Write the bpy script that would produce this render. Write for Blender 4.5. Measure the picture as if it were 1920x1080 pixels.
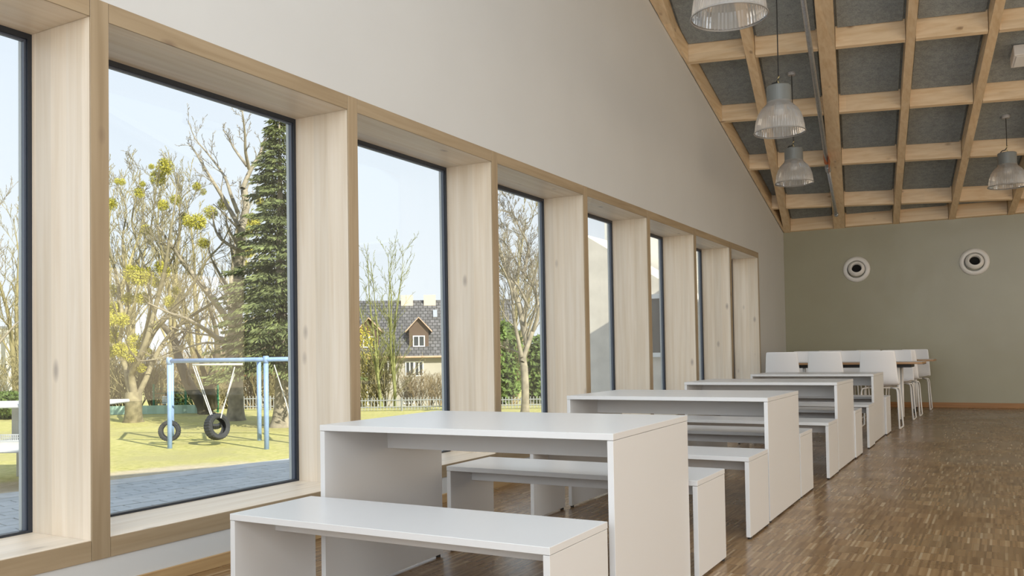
import bpy, bmesh, math, random
import numpy as np
from mathutils import Vector, Matrix

for o in list(bpy.data.objects): bpy.data.objects.remove(o, do_unlink=True)
SC = bpy.context.scene
COL = SC.collection

# ------------------------------------------------------------------ camera
F_PX, YAW, PITCH, ROLL, CY = 1629.6454, 0.5104, 0.0271, -0.0166, 618.0771
CAM = np.array([3.395, 0.0, 1.0287])
def cam_axes():
    fwd = np.array([-math.sin(YAW)*math.cos(PITCH), math.cos(YAW)*math.cos(PITCH), math.sin(PITCH)])
    right = np.cross(fwd, [0, 0, 1.0]); right /= np.linalg.norm(right)
    up = np.cross(right, fwd)
    r = math.cos(ROLL)*right + math.sin(ROLL)*up
    u = -math.sin(ROLL)*right + math.cos(ROLL)*up
    return r, u, fwd
CR, CU, CF = cam_axes()
cd = bpy.data.cameras.new('camera')
cam = bpy.data.objects.new('camera', cd); COL.objects.link(cam)
cd.sensor_width = 36.0; cd.lens = F_PX*36.0/1920.0
cd.shift_x = 0.0; cd.shift_y = (CY-540.0)/1920.0
cd.clip_start = 0.05; cd.clip_end = 600
M = Matrix.Identity(4)
for i in range(3):
    M[i][0] = CR[i]; M[i][1] = CU[i]; M[i][2] = -CF[i]; M[i][3] = CAM[i]
cam.matrix_world = M
SC.camera = cam
def at(px, py, depth):
    """world point seen at a photo pixel at a given forward distance"""
    return Vector(CAM + depth*(CF + CR*(px-960)/F_PX + CU*(CY-py)/F_PX))
def on_ground(px, py, g):
    d = CF + CR*(px-960)/F_PX + CU*(CY-py)/F_PX
    return Vector(CAM + d*(g-CAM[2])/d[2])

# ------------------------------------------------------------------ world, sun, fill lights, exposure
SC.view_settings.view_transform = 'Standard'
SC.view_settings.look = 'None'
SC.view_settings.gamma = 1.0
SC.view_settings.use_curve_mapping = False
SC.view_settings.exposure = 0.0
W = bpy.data.worlds.new('sky'); SC.world = W; W.use_nodes = True
nt = W.node_tree; nt.nodes.clear()
wo = nt.nodes.new('ShaderNodeOutputWorld'); bg = nt.nodes.new('ShaderNodeBackground')
tc = nt.nodes.new('ShaderNodeTexCoord'); sx = nt.nodes.new('ShaderNodeSeparateXYZ')
rp = nt.nodes.new('ShaderNodeValToRGB')
rp.color_ramp.elements[0].position = 0.0; rp.color_ramp.elements[0].color = (0.84, 0.87, 0.92, 1)
rp.color_ramp.elements[1].position = 1.0; rp.color_ramp.elements[1].color = (0.58, 0.70, 0.93, 1)
e = rp.color_ramp.elements.new(0.25); e.color = (0.76, 0.82, 0.92, 1)
nt.links.new(tc.outputs['Generated'], sx.inputs[0]); nt.links.new(sx.outputs['Z'], rp.inputs[0])
nt.links.new(rp.outputs[0], bg.inputs[0]); bg.inputs[1].default_value = 1.25
nt.links.new(bg.outputs[0], wo.inputs[0])

def light(name, kind, energy, color, loc, direction, size=None):
    l = bpy.data.lights.new(name, kind); l.energy = energy; l.color = color
    if kind == 'AREA': l.shape = 'RECTANGLE'; l.size, l.size_y = size
    o = bpy.data.objects.new(name, l); COL.objects.link(o); o.location = loc
    o.rotation_euler = Vector(direction).to_track_quat('-Z', 'Y').to_euler()
    return l
SUN_TRAVEL = (-0.84, 0.28, -0.53)
s = light('sun', 'SUN', 8.6, (1.0, 0.93, 0.80), (30, 12, 30), SUN_TRAVEL); s.angle = 0.009
# added fill lights before solid walls; the right one stands in for unseen windows
ROOM_X, ROOM_Y0, ROOM_Y1 = 9.0, -4.0, 16.3
light('fill_right', 'AREA', 320, (1.0, 0.79, 0.55), (ROOM_X-0.06, 5.6, 1.45), (-1, 0, 0), (18.0, 2.3))
light('fill_rear', 'AREA', 400, (0.90, 0.95, 1.0), (4.5, ROOM_Y0+0.06, 3.2), (0, 1, 0), (8.2, 3.6))
# added overhead fill lights under the closed roof, out of view
FILL_X, FILL_Y = 4.6, 0.4
light('fill_overhead', 'AREA', 390, (0.88, 0.94, 1.0), (FILL_X, FILL_Y, 7.6253-0.27473*FILL_Y+0.10), (0, -0.2649, -0.9643), (7.0, 7.6))
light('fill_overhead', 'AREA', 70, (0.90, 0.95, 1.0), (6.9, 10.9, 7.6253-0.27473*10.9+0.10), (0, -0.2649, -0.9643), (3.4, 9.2))

# ------------------------------------------------------------------ materials
MATS = {}
def new_mat(name):
    m = bpy.data.materials.new(name); m.use_nodes = True
    MATS[name] = m
    n = m.node_tree.nodes; b = n['Principled BSDF']
    return m, m.node_tree, b
def N(nt, t, **kw):
    n = nt.nodes.new(t)
    for k, v in kw.items():
        if k.startswith('i_'):
            key = k[2:]; key = int(key) if key.isdigit() else key
            n.inputs[key].default_value = v
        else: setattr(n, k, v)
    return n
def L(nt, a, b): nt.links.new(a, b)
def ramp(nt, fac, stops):
    r = N(nt, 'ShaderNodeValToRGB'); cr = r.color_ramp
    while len(cr.elements) < len(stops): cr.elements.new(0.5)
    for e, (p, c) in zip(cr.elements, stops):
        e.position = p; e.color = (*c, 1)
    L(nt, fac, r.inputs[0]); return r.outputs[0]
def mixc(nt, fac, a, b, mode='MIX'):
    m = N(nt, 'ShaderNodeMix', data_type='RGBA', blend_type=mode)
    for s, v in ((0, fac), (6, a), (7, b)):
        if hasattr(v, 'links') or hasattr(v, 'node'): L(nt, v, m.inputs[s])
        else: m.inputs[s].default_value = v if s == 0 else (*v, 1)
    return m.outputs[2]
def bump(nt, b, height, strength=0.3, dist=0.01):
    bp = N(nt, 'ShaderNodeBump'); bp.inputs['Strength'].default_value = strength
    bp.inputs['Distance'].default_value = dist
    L(nt, height, bp.inputs['Height']); L(nt, bp.outputs[0], b.inputs['Normal'])
def obj_coords(nt, scale=(1, 1, 1), rand=True):
    t = N(nt, 'ShaderNodeTexCoord'); mp = N(nt, 'ShaderNodeMapping')
    mp.inputs['Scale'].default_value = scale
    L(nt, t.outputs['Object'], mp.inputs[0])
    if not rand: return mp.outputs[0]
    oi = N(nt, 'ShaderNodeObjectInfo'); ad = N(nt, 'ShaderNodeVectorMath', operation='ADD')
    mu = N(nt, 'ShaderNodeMath', operation='MULTIPLY', i_1=37.0)
    L(nt, oi.outputs['Random'], mu.inputs[0]); L(nt, mp.outputs[0], ad.inputs[0]); L(nt, mu.outputs[0], ad.inputs[1])
    return ad.outputs[0]
def plain(name, col, rough=0.6, metal=0.0, spec=0.5, noise=0.0, nscale=8.0):
    m, nt, b = new_mat(name)
    b.inputs['Roughness'].default_value = rough; b.inputs['Metallic'].default_value = metal
    b.inputs['Specular IOR Level'].default_value = spec
    if noise:
        v = obj_coords(nt); n = N(nt, 'ShaderNodeTexNoise', i_Scale=nscale, i_Detail=5.0); L(nt, v, n.inputs['Vector'])
        lo = tuple(c*(1-noise) for c in col); hi = tuple(min(1, c*(1+noise)) for c in col)
        L(nt, ramp(nt, n.outputs[0], [(0.3, lo), (0.7, hi)]), b.inputs['Base Color'])
    else: b.inputs['Base Color'].default_value = (*col, 1)
    return m
def wood(name, axis, light_c, dark_c, knot_c, rough=0.42, grain=26.0, lam=0.11, spec=0.45, knot_amt=0.76):
    """softwood board: long grain along one axis, faint lamella strips, scattered knots"""
    m, nt, b = new_mat(name)
    sc = [1.0, 1.0, 1.0]; sc[axis] = 0.045
    v = obj_coords(nt, tuple(sc))
    n1 = N(nt, 'ShaderNodeTexNoise', i_Scale=grain, i_Detail=6.0, i_Distortion=0.35); L(nt, v, n1.inputs['Vector'])
    n2 = N(nt, 'ShaderNodeTexNoise', i_Scale=7.0, i_Detail=2.0); L(nt, v, n2.inputs['Vector'])
    c = ramp(nt, n1.outputs[0], [(0.32, dark_c), (0.62, light_c)])
    sc2 = [1/lam, 1/lam, 1/lam]; sc2[axis] = 0.0
    v2 = obj_coords(nt, tuple(sc2)); fl = N(nt, 'ShaderNodeVectorMath', operation='FLOOR'); L(nt, v2, fl.inputs[0])
    wn = N(nt, 'ShaderNodeTexWhiteNoise', noise_dimensions='3D'); L(nt, fl.outputs[0], wn.inputs['Vector'])
    tint = ramp(nt, wn.outputs[0], [(0.0, (0.90, 0.90, 0.90)), (1.0, (1.04, 1.03, 1.02))])
    c = mixc(nt, 1.0, c, tint, 'MULTIPLY')
    t2 = ramp(nt, n2.outputs[0], [(0.35, (0.93, 0.92, 0.90)), (0.7, (1, 1, 1))])
    c = mixc(nt, 1.0, c, t2, 'MULTIPLY')
    sk = [7.0, 7.0, 7.0]; sk[axis] = 3.2
    v3 = obj_coords(nt, tuple(sk)); vo = N(nt, 'ShaderNodeTexVoronoi', i_Scale=1.0); L(nt, v3, vo.inputs['Vector'])
    kd = N(nt, 'ShaderNodeMapRange'); kd.inputs[1].default_value = 0.05; kd.inputs[2].default_value = 0.19
    kd.inputs[3].default_value = 1.0; kd.inputs[4].default_value = 0.0
    L(nt, vo.outputs['Distance'], kd.inputs[0])
    sp = N(nt, 'ShaderNodeSeparateColor'); L(nt, vo.outputs['Color'], sp.inputs[0])
    gt = N(nt, 'ShaderNodeMath', operation='GREATER_THAN', i_1=knot_amt); L(nt, sp.outputs[0], gt.inputs[0])
    mu = N(nt, 'ShaderNodeMath', operation='MULTIPLY'); L(nt, kd.outputs[0], mu.inputs[0]); L(nt, gt.outputs[0], mu.inputs[1])
    mu2 = N(nt, 'ShaderNodeMath', operation='MULTIPLY', i_1=0.75); L(nt, mu.outputs[0], mu2.inputs[0])
    c = mixc(nt, mu2.outputs[0], c, knot_c)
    L(nt, c, b.inputs['Base Color']); b.inputs['Roughness'].default_value = rough
    b.inputs['Specular IOR Level'].default_value = spec
    bump(nt, b, n1.outputs[0], 0.08, 0.002)
    return m
PALE_L, PALE_D, PALE_K = (0.87, 0.775, 0.65), (0.79, 0.675, 0.53), (0.36, 0.30, 0.26)
for ax, n in enumerate('xyz'):
    wood('pale_wood_'+n, ax, PALE_L, PALE_D, PALE_K)
    wood('roof_wood_'+n, ax, (0.84, 0.66, 0.44), (0.74, 0.54, 0.32), (0.26, 0.14, 0.07), knot_amt=0.60, lam=0.24)
for ax, n in ((1, 'y'), (2, 'z')): wood('tan_wood_'+n, ax, (0.42, 0.325, 0.21), (0.34, 0.255, 0.155), (0.18, 0.12, 0.08))
plain('bead_grey', (0.10, 0.12, 0.16), 0.3)
wood('oak_edge', 0, (0.50, 0.30, 0.15), (0.38, 0.21, 0.10), (0.2, 0.1, 0.05), knot_amt=0.99)
wood('oak_base', 0, (0.46, 0.23, 0.08), (0.34, 0.16, 0.05), (0.2, 0.1, 0.05), knot_amt=0.97)
wood('oak_base_y', 1, (0.56, 0.38, 0.19), (0.44, 0.28, 0.13), (0.2, 0.1, 0.05), knot_amt=0.97)
plain('white_wall', (0.61, 0.615, 0.605), 0.75, noise=0.015, nscale=1.5)
plain('anthracite', (0.020, 0.026, 0.038), 0.35)
plain('outer_jamb_grey', (0.55, 0.57, 0.58), 0.5)
plain('laminate', (0.70, 0.705, 0.71), 0.30, spec=0.5)
plain('edge_band', (0.74, 0.745, 0.75), 0.35)
plain('black_foot', (0.02, 0.02, 0.02), 0.5)
plain('chair_shell_white', (0.86, 0.86, 0.87), 0.35)
plain('white_tube', (0.80, 0.79, 0.77), 0.35)
plain('lamp_grey', (0.20, 0.215, 0.21), 0.45, metal=0.2)
plain('cord_black', (0.012, 0.012, 0.013), 0.5)
plain('hook_brass', (0.55, 0.45, 0.22), 0.35, metal=1.0)
plain('rose_grey', (0.42, 0.42, 0.42), 0.5)
plain('zinc', (0.52, 0.56, 0.62), 0.38, metal=0.75, noise=0.12, nscale=30)
plain('tape_orange', (0.62, 0.20, 0.08), 0.6)
plain('vent_white', (0.78, 0.77, 0.74), 0.35)
plain('black_void', (0.004, 0.004, 0.004), 0.9)
plain('device_white', (0.75, 0.72, 0.68), 0.4)
plain('concrete', (0.52, 0.52, 0.50), 0.85, noise=0.12, nscale=4)
plain('tt_concrete', (0.62, 0.62, 0.61), 0.6, noise=0.06, nscale=4)
plain('swing_blue', (0.25, 0.37, 0.62), 0.5, noise=0.10, nscale=6)
plain('rubber', (0.030, 0.031, 0.034), 0.75, noise=0.3, nscale=25)
plain('rope', (0.62, 0.62, 0.60), 0.6)
plain('steel_light', (0.55, 0.57, 0.60), 0.4, metal=0.6)
plain('fence_green', (0.02, 0.16, 0.08), 0.5)
plain('tarp_green', (0.42, 0.58, 0.48), 0.7, noise=0.08, nscale=3)
plain('fence_grey', (0.30, 0.31, 0.31), 0.6)
plain('sign_white', (0.80, 0.80, 0.80), 0.5)
plain('plaster_white', (0.74, 0.70, 0.62), 0.85, noise=0.05, nscale=1.0)
plain('plaster_beige', (0.37, 0.345, 0.30), 0.9, noise=0.06, nscale=0.6)
plain('brick_pale', (0.60, 0.50, 0.40), 0.9, noise=0.06)
plain('frame_white', (0.82, 0.82, 0.80), 0.5)
plain('dark_pane', (0.05, 0.055, 0.06), 0.08)
plain('dormer_wood', (0.10, 0.065, 0.045), 0.8)
plain('dormer_tile', (0.50, 0.34, 0.24), 0.8, noise=0.12, nscale=6)
plain('wing_wood', (0.72, 0.66, 0.57), 0.7, noise=0.10, nscale=3)
plain('wing_plaster', (0.80, 0.78, 0.72), 0.8)
plain('bark_pale', (0.23, 0.20, 0.125), 0.9, noise=0.35, nscale=5)
plain('bark_grey', (0.27, 0.235, 0.175), 0.9, noise=0.35, nscale=4)
plain('bark_dark', (0.10, 0.085, 0.05), 0.95, noise=0.4, nscale=3)
plain('bark_green', (0.24, 0.25, 0.09), 0.9, noise=0.3, nscale=3)
plain('twig_straw', (0.30, 0.26, 0.13), 0.9, noise=0.25, nscale=1)
plain('twig_brown', (0.28, 0.215, 0.12), 0.9, noise=0.25, nscale=1)
plain('mistletoe', (0.44, 0.41, 0.055), 0.7, noise=0.35, nscale=6)
plain('moss_yellow', (0.42, 0.36, 0.05), 0.8, noise=0.4, nscale=2)
plain('spruce_green', (0.13, 0.155, 0.055), 0.8, noise=0.6, nscale=1.5)
plain('hedge_green', (0.10, 0.15, 0.035), 0.8, noise=0.6, nscale=2.0)
plain('russet_leaf', (0.30, 0.11, 0.06), 0.8)

def mk_felt():
    m, nt, b = new_mat('felt'); v = obj_coords(nt)
    n = N(nt, 'ShaderNodeTexNoise', i_Scale=70.0, i_Detail=4.0, i_Distortion=1.5); L(nt, v, n.inputs['Vector'])
    n2 = N(nt, 'ShaderNodeTexNoise', i_Scale=14.0, i_Detail=3.0); L(nt, v, n2.inputs['Vector'])
    c = ramp(nt, n.outputs[0], [(0.35, (0.17, 0.195, 0.205)), (0.65, (0.45, 0.50, 0.52))])
    c = mixc(nt, 0.5, c, ramp(nt, n2.outputs[0], [(0.35, (0.25, 0.28, 0.29)), (0.65, (0.37, 0.41, 0.42))]))
    L(nt, c, b.inputs['Base Color']); b.inputs['Roughness'].default_value = 0.95
    b.inputs['Specular IOR Level'].default_value = 0.1
    bump(nt, b, n.outputs[0], 0.6, 0.01)
mk_felt()
def mk_olive():
    m, nt, b = new_mat('olive_paint'); v = obj_coords(nt)
    n = N(nt, 'ShaderNodeTexNoise', i_Scale=1.2, i_Detail=3.0); L(nt, v, n.inputs['Vector'])
    L(nt, ramp(nt, n.outputs[0], [(0.3, (0.335, 0.315, 0.22)), (0.7, (0.355, 0.34, 0.24))]), b.inputs['Base Color'])
    b.inputs['Roughness'].default_value = 0.30; b.inputs['Specular IOR Level'].default_value = 0.45
    n3 = N(nt, 'ShaderNodeTexNoise', i_Scale=2.5, i_Detail=1.0); L(nt, v, n3.inputs['Vector'])
    bump(nt, b, n3.outputs[0], 0.25, 0.02)
mk_olive()
def mk_parquet():
    m, nt, b = new_mat('parquet'); t = N(nt, 'ShaderNodeTexCoord')
    mp = N(nt, 'ShaderNodeMapping'); mp.inputs['Scale'].default_value = (1/0.0115, 1/0.16, 1.0)
    L(nt, t.outputs['Object'], mp.inputs[0])
    fl = N(nt, 'ShaderNodeVectorMath', operation='FLOOR'); L(nt, mp.outputs[0], fl.inputs[0])
    wn = N(nt, 'ShaderNodeTexWhiteNoise', noise_dimensions='2D'); L(nt, fl.outputs[0], wn.inputs['Vector'])
    c = ramp(nt, wn.outputs[0], [(0.0, (0.155, 0.084, 0.034)), (0.30, (0.212, 0.120, 0.051)), (0.75, (0.270, 0.162, 0.074)), (0.94, (0.32, 0.210, 0.108)), (1.0, (0.42, 0.32, 0.20))])
    mp2 = N(nt, 'ShaderNodeMapping'); mp2.inputs['Scale'].default_value = (1/0.138, 1/0.16, 1.0)
    L(nt, t.outputs['Object'], mp2.inputs[0])
    fl2 = N(nt, 'ShaderNodeVectorMath', operation='FLOOR'); L(nt, mp2.outputs[0], fl2.inputs[0])
    wn2 = N(nt, 'ShaderNodeTexWhiteNoise', noise_dimensions='2D'); L(nt, fl2.outputs[0], wn2.inputs['Vector'])
    c = mixc(nt, 1.0, c, ramp(nt, wn2.outputs[0], [(0, (0.86, 0.86, 0.86)), (1, (1.10, 1.10, 1.10))]), 'MULTIPLY')
    # joint between rows
    sp = N(nt, 'ShaderNodeSeparateXYZ'); L(nt, mp.outputs[0], sp.inputs[0])
    fr = N(nt, 'ShaderNodeMath', operation='FRACT'); L(nt, sp.outputs['Y'], fr.inputs[0])
    lt = N(nt, 'ShaderNodeMath', operation='LESS_THAN', i_1=0.02); L(nt, fr.outputs[0], lt.inputs[0])
    c = mixc(nt, lt.outputs[0], c, (0.15, 0.09, 0.045))
    n = N(nt, 'ShaderNodeTexNoise', i_Scale=1.3, i_Detail=5.0); L(nt, t.outputs['Object'], n.inputs['Vector'])
    rr = N(nt, 'ShaderNodeMapRange'); rr.inputs[1].default_value = 0.3; rr.inputs[2].default_value = 0.7
    rr.inputs[3].default_value = 0.20; rr.inputs[4].default_value = 0.34
    L(nt, n.outputs[0], rr.inputs[0]); L(nt, rr.outputs[0], b.inputs['Roughness'])
    L(nt, c, b.inputs['Base Color']); b.inputs['Specular IOR Level'].default_value = 0.5
mk_parquet()
def mk_glass():
    m, nt, b = new_mat('window_glass'); nt.nodes.remove(b)
    out = nt.nodes['Material Output']
    tr = N(nt, 'ShaderNodeBsdfTransparent'); tr.inputs[0].default_value = (0.95, 0.97, 0.96, 1)
    gl = N(nt, 'ShaderNodeBsdfGlossy'); gl.inputs['Roughness'].default_value = 0.0
    lw = N(nt, 'ShaderNodeLayerWeight', i_Blend=0.5); pw = N(nt, 'ShaderNodeMath', operation='POWER', i_1=5.0); L(nt, lw.outputs['Facing'], pw.inputs[0])
    fr = N(nt, 'ShaderNodeMath', operation='MULTIPLY_ADD', i_1=0.95, i_2=0.04); L(nt, pw.outputs[0], fr.inputs[0]); mx = N(nt, 'ShaderNodeMixShader')
    L(nt, fr.outputs[0], mx.inputs[0]); L(nt, tr.outputs[0], mx.inputs[1]); L(nt, gl.outputs[0], mx.inputs[2])
    L(nt, mx.outputs[0], out.inputs[0])
mk_glass()
def mk_prism():
    m, nt, b = new_mat('prismatic_acrylic'); nt.nodes.remove(b)
    out = nt.nodes['Material Output']
    tr = N(nt, 'ShaderNodeBsdfTransparent'); tr.inputs[0].default_value = (0.95, 0.95, 0.94, 1)
    tl = N(nt, 'ShaderNodeBsdfTranslucent'); tl.inputs[0].default_value = (0.9, 0.88, 0.85, 1)
    df = N(nt, 'ShaderNodeBsdfDiffuse'); df.inputs[0].default_value = (0.9, 0.88, 0.85, 1)
    gl = N(nt, 'ShaderNodeBsdfGlossy'); gl.inputs['Roughness'].default_value = 0.12
    m0 = N(nt, 'ShaderNodeMixShader', i_0=0.5); L(nt, tl.outputs[0], m0.inputs[1]); L(nt, df.outputs[0], m0.inputs[2])
    m1 = N(nt, 'ShaderNodeMixShader', i_0=0.46); L(nt, tr.outputs[0], m1.inputs[1]); L(nt, m0.outputs[0], m1.inputs[2])
    fr = N(nt, 'ShaderNodeFresnel', i_IOR=1.6); m2 = N(nt, 'ShaderNodeMixShader')
    L(nt, fr.outputs[0], m2.inputs[0]); L(nt, m1.outputs[0], m2.inputs[1]); L(nt, gl.outputs[0], m2.inputs[2])
    L(nt, m2.outputs[0], out.inputs[0])
mk_prism()
KERB_X = -11.0
def mk_lawn():
    m, nt, b = new_mat('lawn_ground'); t = N(nt, 'ShaderNodeTexCoord')
    n = N(nt, 'ShaderNodeTexNoise', i_Scale=0.35, i_Detail=8.0, i_Roughness=0.65); L(nt, t.outputs['Object'], n.inputs['Vector'])
    n2 = N(nt, 'ShaderNodeTexNoise', i_Scale=6.0, i_Detail=8.0, i_Roughness=0.7); L(nt, t.outputs['Object'], n2.inputs['Vector'])
    g = ramp(nt, n2.outputs[0], [(0.3, (0.32, 0.31, 0.09)), (0.52, (0.52, 0.48, 0.18)), (0.75, (0.66, 0.58, 0.30))])
    s = ramp(nt, n2.outputs[0], [(0.3, (0.50, 0.42, 0.29)), (0.7, (0.62, 0.54, 0.40))])
    dry = ramp(nt, n.outputs[0], [(0.45, (0, 0, 0)), (0.62, (1, 1, 1))])
    g = mixc(nt, dry, g, (0.44, 0.40, 0.18))
    sp = N(nt, 'ShaderNodeSeparateXYZ'); L(nt, t.outputs['Object'], sp.inputs[0])
    # worn sandy strip beside the kerb, wider towards the table-tennis tables
    mu = N(nt, 'ShaderNodeMath', operation='MULTIPLY', i_1=-0.55); L(nt, sp.outputs['Y'], mu.inputs[0])
    a1 = N(nt, 'ShaderNodeMath', operation='ADD'); L(nt, sp.outputs['X'], a1.inputs[0]); L(nt, mu.outputs[0], a1.inputs[1])
    n3 = N(nt, 'ShaderNodeMath', operation='MULTIPLY_ADD', i_1=5.0, i_2=0.0); L(nt, n.outputs[0], n3.inputs[0])
    a2 = N(nt, 'ShaderNodeMath', operation='ADD'); L(nt, a1.outputs[0], a2.inputs[0]); L(nt, n3.outputs[0], a2.inputs[1])
    k = N(nt, 'ShaderNodeMapRange'); k.inputs[1].default_value = -17.2; k.inputs[2].default_value = -16.4
    L(nt, a2.outputs[0], k.inputs[0])
    L(nt, mixc(nt, k.outputs[0], g, s), b.inputs['Base Color'])
    b.inputs['Roughness'].default_value = 0.95; b.inputs['Specular IOR Level'].default_value = 0.1
    bump(nt, b, n2.outputs[0], 0.8, 0.05)
mk_lawn()
def mk_roof_tile():
    m, nt, b = new_mat('roof_tiles_dark'); t = N(nt, 'ShaderNodeTexCoord')
    br = N(nt, 'ShaderNodeTexBrick', i_Scale=1.0); br.inputs['Brick Width'].default_value = 0.4; br.inputs['Row Height'].default_value = 0.38
    br.inputs['Mortar Size'].default_value = 0.035
    br.inputs['Color1'].default_value = (0.085, 0.082, 0.085, 1); br.inputs['Color2'].default_value = (0.15, 0.145, 0.15, 1)
    br.inputs['Mortar'].default_value = (0.03, 0.03, 0.03, 1)
    L(nt, t.outputs['UV'], br.inputs['Vector']); L(nt, br.outputs[0], b.inputs['Base Color'])
    b.inputs['Roughness'].default_value = 0.7; bump(nt, b, br.outputs['Fac'], -0.6, 0.03)
mk_roof_tile()

# ------------------------------------------------------------------ mesh helpers
class MB:
    def __init__(s): s.v = []; s.f = []
    def add(s, vs, fs):
        o = len(s.v); s.v += [tuple(p) for p in vs]; s.f += [tuple(i+o for i in f) for f in fs]; return s
    def box(s, x0, x1, y0, y1, z0, z1):
        return s.add([(x0, y0, z0), (x1, y0, z0), (x1, y1, z0), (x0, y1, z0), (x0, y0, z1), (x1, y0, z1), (x1, y1, z1), (x0, y1, z1)],
                     [(0, 3, 2, 1), (4, 5, 6, 7), (0, 1, 5, 4), (1, 2, 6, 5), (2, 3, 7, 6), (3, 0, 4, 7)])
    def prism(s, poly, zb, zt):
        """plan polygon (ccw) extruded between two height functions"""
        n = len(poly)
        vs = [(x, y, zb(x, y)) for x, y in poly] + [(x, y, zt(x, y)) for x, y in poly]
        fs = [tuple(range(n-1, -1, -1)), tuple(range(n, 2*n))] + [(i, (i+1) % n, n+(i+1) % n, n+i) for i in range(n)]
        return s.add(vs, fs)
    def tube(s, pts, rad, sides=8, cap=True, closed=False):
        pts = [Vector(p) for p in pts]; n = len(pts)
        if not hasattr(rad, '__len__'): rad = [rad]*n
        prev = None; vs = []
        for i, p in enumerate(pts):
            if closed: d = pts[(i+1) % n]-pts[i-1]
            else: d = pts[min(i+1, n-1)]-pts[max(i-1, 0)]
            if d.length < 1e-9: d = Vector((0, 0, 1))
            d.normalize()
            if prev is None:
                a = Vector((0, 0, 1)) if abs(d.z) < 0.9 else Vector((1, 0, 0))
                u = d.cross(a).normalized()
            else:
                u = prev-d*prev.dot(d)
                u = u.normalized() if u.length > 1e-6 else d.orthogonal().normalized()
            prev = u; w = d.cross(u)
            for k in range(sides):
                t = 2*math.pi*k/sides
                vs.append(p+(u*math.cos(t)+w*math.sin(t))*rad[i])
        fs = []
        m = n if closed else n-1
        for i in range(m):
            for k in range(sides):
                a = i*sides+k; b2 = i*sides+(k+1) % sides
                c = ((i+1) % n)*sides+(k+1) % sides; d2 = ((i+1) % n)*sides+k
                fs.append((a, b2, c, d2))
        if cap and not closed:
            fs.append(tuple(range(sides-1, -1, -1))); fs.append(tuple((n-1)*sides+k for k in range(sides)))
        return s.add(vs, fs)
    def lathe(s, prof, seg=32, axis_o=(0, 0, 0), rfun=None):
        """profile of (r, z) pairs about the vertical axis"""
        ox, oy, oz = axis_o; vs = []; n = len(prof)
        for i, (r, z) in enumerate(prof):
            for k in range(seg):
                t = 2*math.pi*k/seg; rr = r if rfun is None else rfun(r, z, k)
                vs.append((ox+rr*math.cos(t), oy+rr*math.sin(t), oz+z))
        fs = [(i*seg+k, i*seg+(k+1) % seg, (i+1)*seg+(k+1) % seg, (i+1)*seg+k) for i in range(n-1) for k in range(seg)]
        return s.add(vs, fs)
    def mesh(s, name, smooth=False):
        me = bpy.data.meshes.new(name); me.from_pydata(s.v, [], s.f); me.update()
        if smooth: me.polygons.foreach_set('use_smooth', [True]*len(me.polygons))
        return me
    def build(s, name, mat, parent=None, smooth=False, bevel=0.0, loc=None, rz=0.0, keep=False):
        me = s.mesh(name, smooth)
        if bevel:
            bm = bmesh.new(); bm.from_mesh(me)
            bmesh.ops.bevel(bm, geom=list(bm.edges), offset=bevel, segments=1, affect='EDGES', profile=0.7)
            bm.to_mesh(me); bm.free()
        me.materials.append(MATS[mat])
        o = bpy.data.objects.new(name, me); COL.objects.link(o)
        if parent is not None: o.parent = parent
        if loc is not None: o.location = loc
        if rz: o.rotation_euler.z = rz
        return o
def empty(name, loc=(0, 0, 0), rz=0.0, parent=None):
    o = bpy.data.objects.new(name, None); COL.objects.link(o); o.location = loc; o.rotation_euler = (0, 0, rz)
    o.empty_display_size = 0.1
    if parent is not None: o.parent = parent
    return o
def tag(o, label=None, cat=None, group=None, kind=None):
    if label: o['label'] = label
    if cat: o['category'] = cat
    if group: o['group'] = group
    if kind: o['kind'] = kind
    return o
def copy_tree(o, parent=None):
    c = o.copy(); COL.objects.link(c); c.parent = parent
    for ch in [x for x in bpy.data.objects if x.parent == o]: copy_tree(ch, c)
    return c
def clip(poly, a, b, c):
    """keep the part of a plan polygon where a*x+b*y<=c"""
    out = []
    for i in range(len(poly)):
        p, q = poly[i], poly[(i+1) % len(poly)]
        dp, dq = a*p[0]+b*p[1]-c, a*q[0]+b*q[1]-c
        if dp <= 0: out.append(p)
        if (dp < 0 < dq) or (dq < 0 < dp):
            t = dp/(dp-dq); out.append((p[0]+t*(q[0]-p[0]), p[1]+t*(q[1]-p[1])))
    return out

# ------------------------------------------------------------------ room shell
Y0, BAY, MW = 2.3659, 1.7046, 0.0889
ZT, ZL, ZS, ZB = 2.6026, 2.5164, 0.2608, 0.1738
DEPTH = 0.4128
G = -1.30
def zc(x, y): return 7.6253-0.27473*y            # underside of the rafters
FELT = 0.25
floor = MB().box(0, ROOM_X, ROOM_Y0, ROOM_Y1, -0.25, 0.0).build('floor', 'parquet')
tag(floor, 'worn brown industrial strip parquet floor', kind='structure')
OPEN0, OPEN1 = Y0-3*BAY, Y0+7*BAY+0.035
top = lambda x, y: zc(x, y)+FELT+0.05
wb = MB()
wb.prism([(-0.40, OPEN0-1.4), (0, OPEN0-1.4), (0, ROOM_Y1+0.3), (-0.40, ROOM_Y1+0.3)], lambda x, y: ZT, top)
wb.box(-0.40, 0, OPEN0-1.4, ROOM_Y1+0.3, -0.25, ZB)
wb.box(-0.40, 0, OPEN1, ROOM_Y1+0.3, ZB, ZT)
wb.box(-0.40, 0, OPEN0-1.4, OPEN0, ZB, ZT)
wall_w = tag(wb.build('wall_left', 'white_wall'), 'warm white plaster wall above and below the window row', kind='structure')
wf = MB().prism([(0, ROOM_Y1), (ROOM_X, ROOM_Y1), (ROOM_X, ROOM_Y1+0.3), (0, ROOM_Y1+0.3)], lambda x, y: -0.25, top)
tag(wf.build('wall_far', 'olive_paint'), 'satin olive green end wall', kind='structure')
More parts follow.
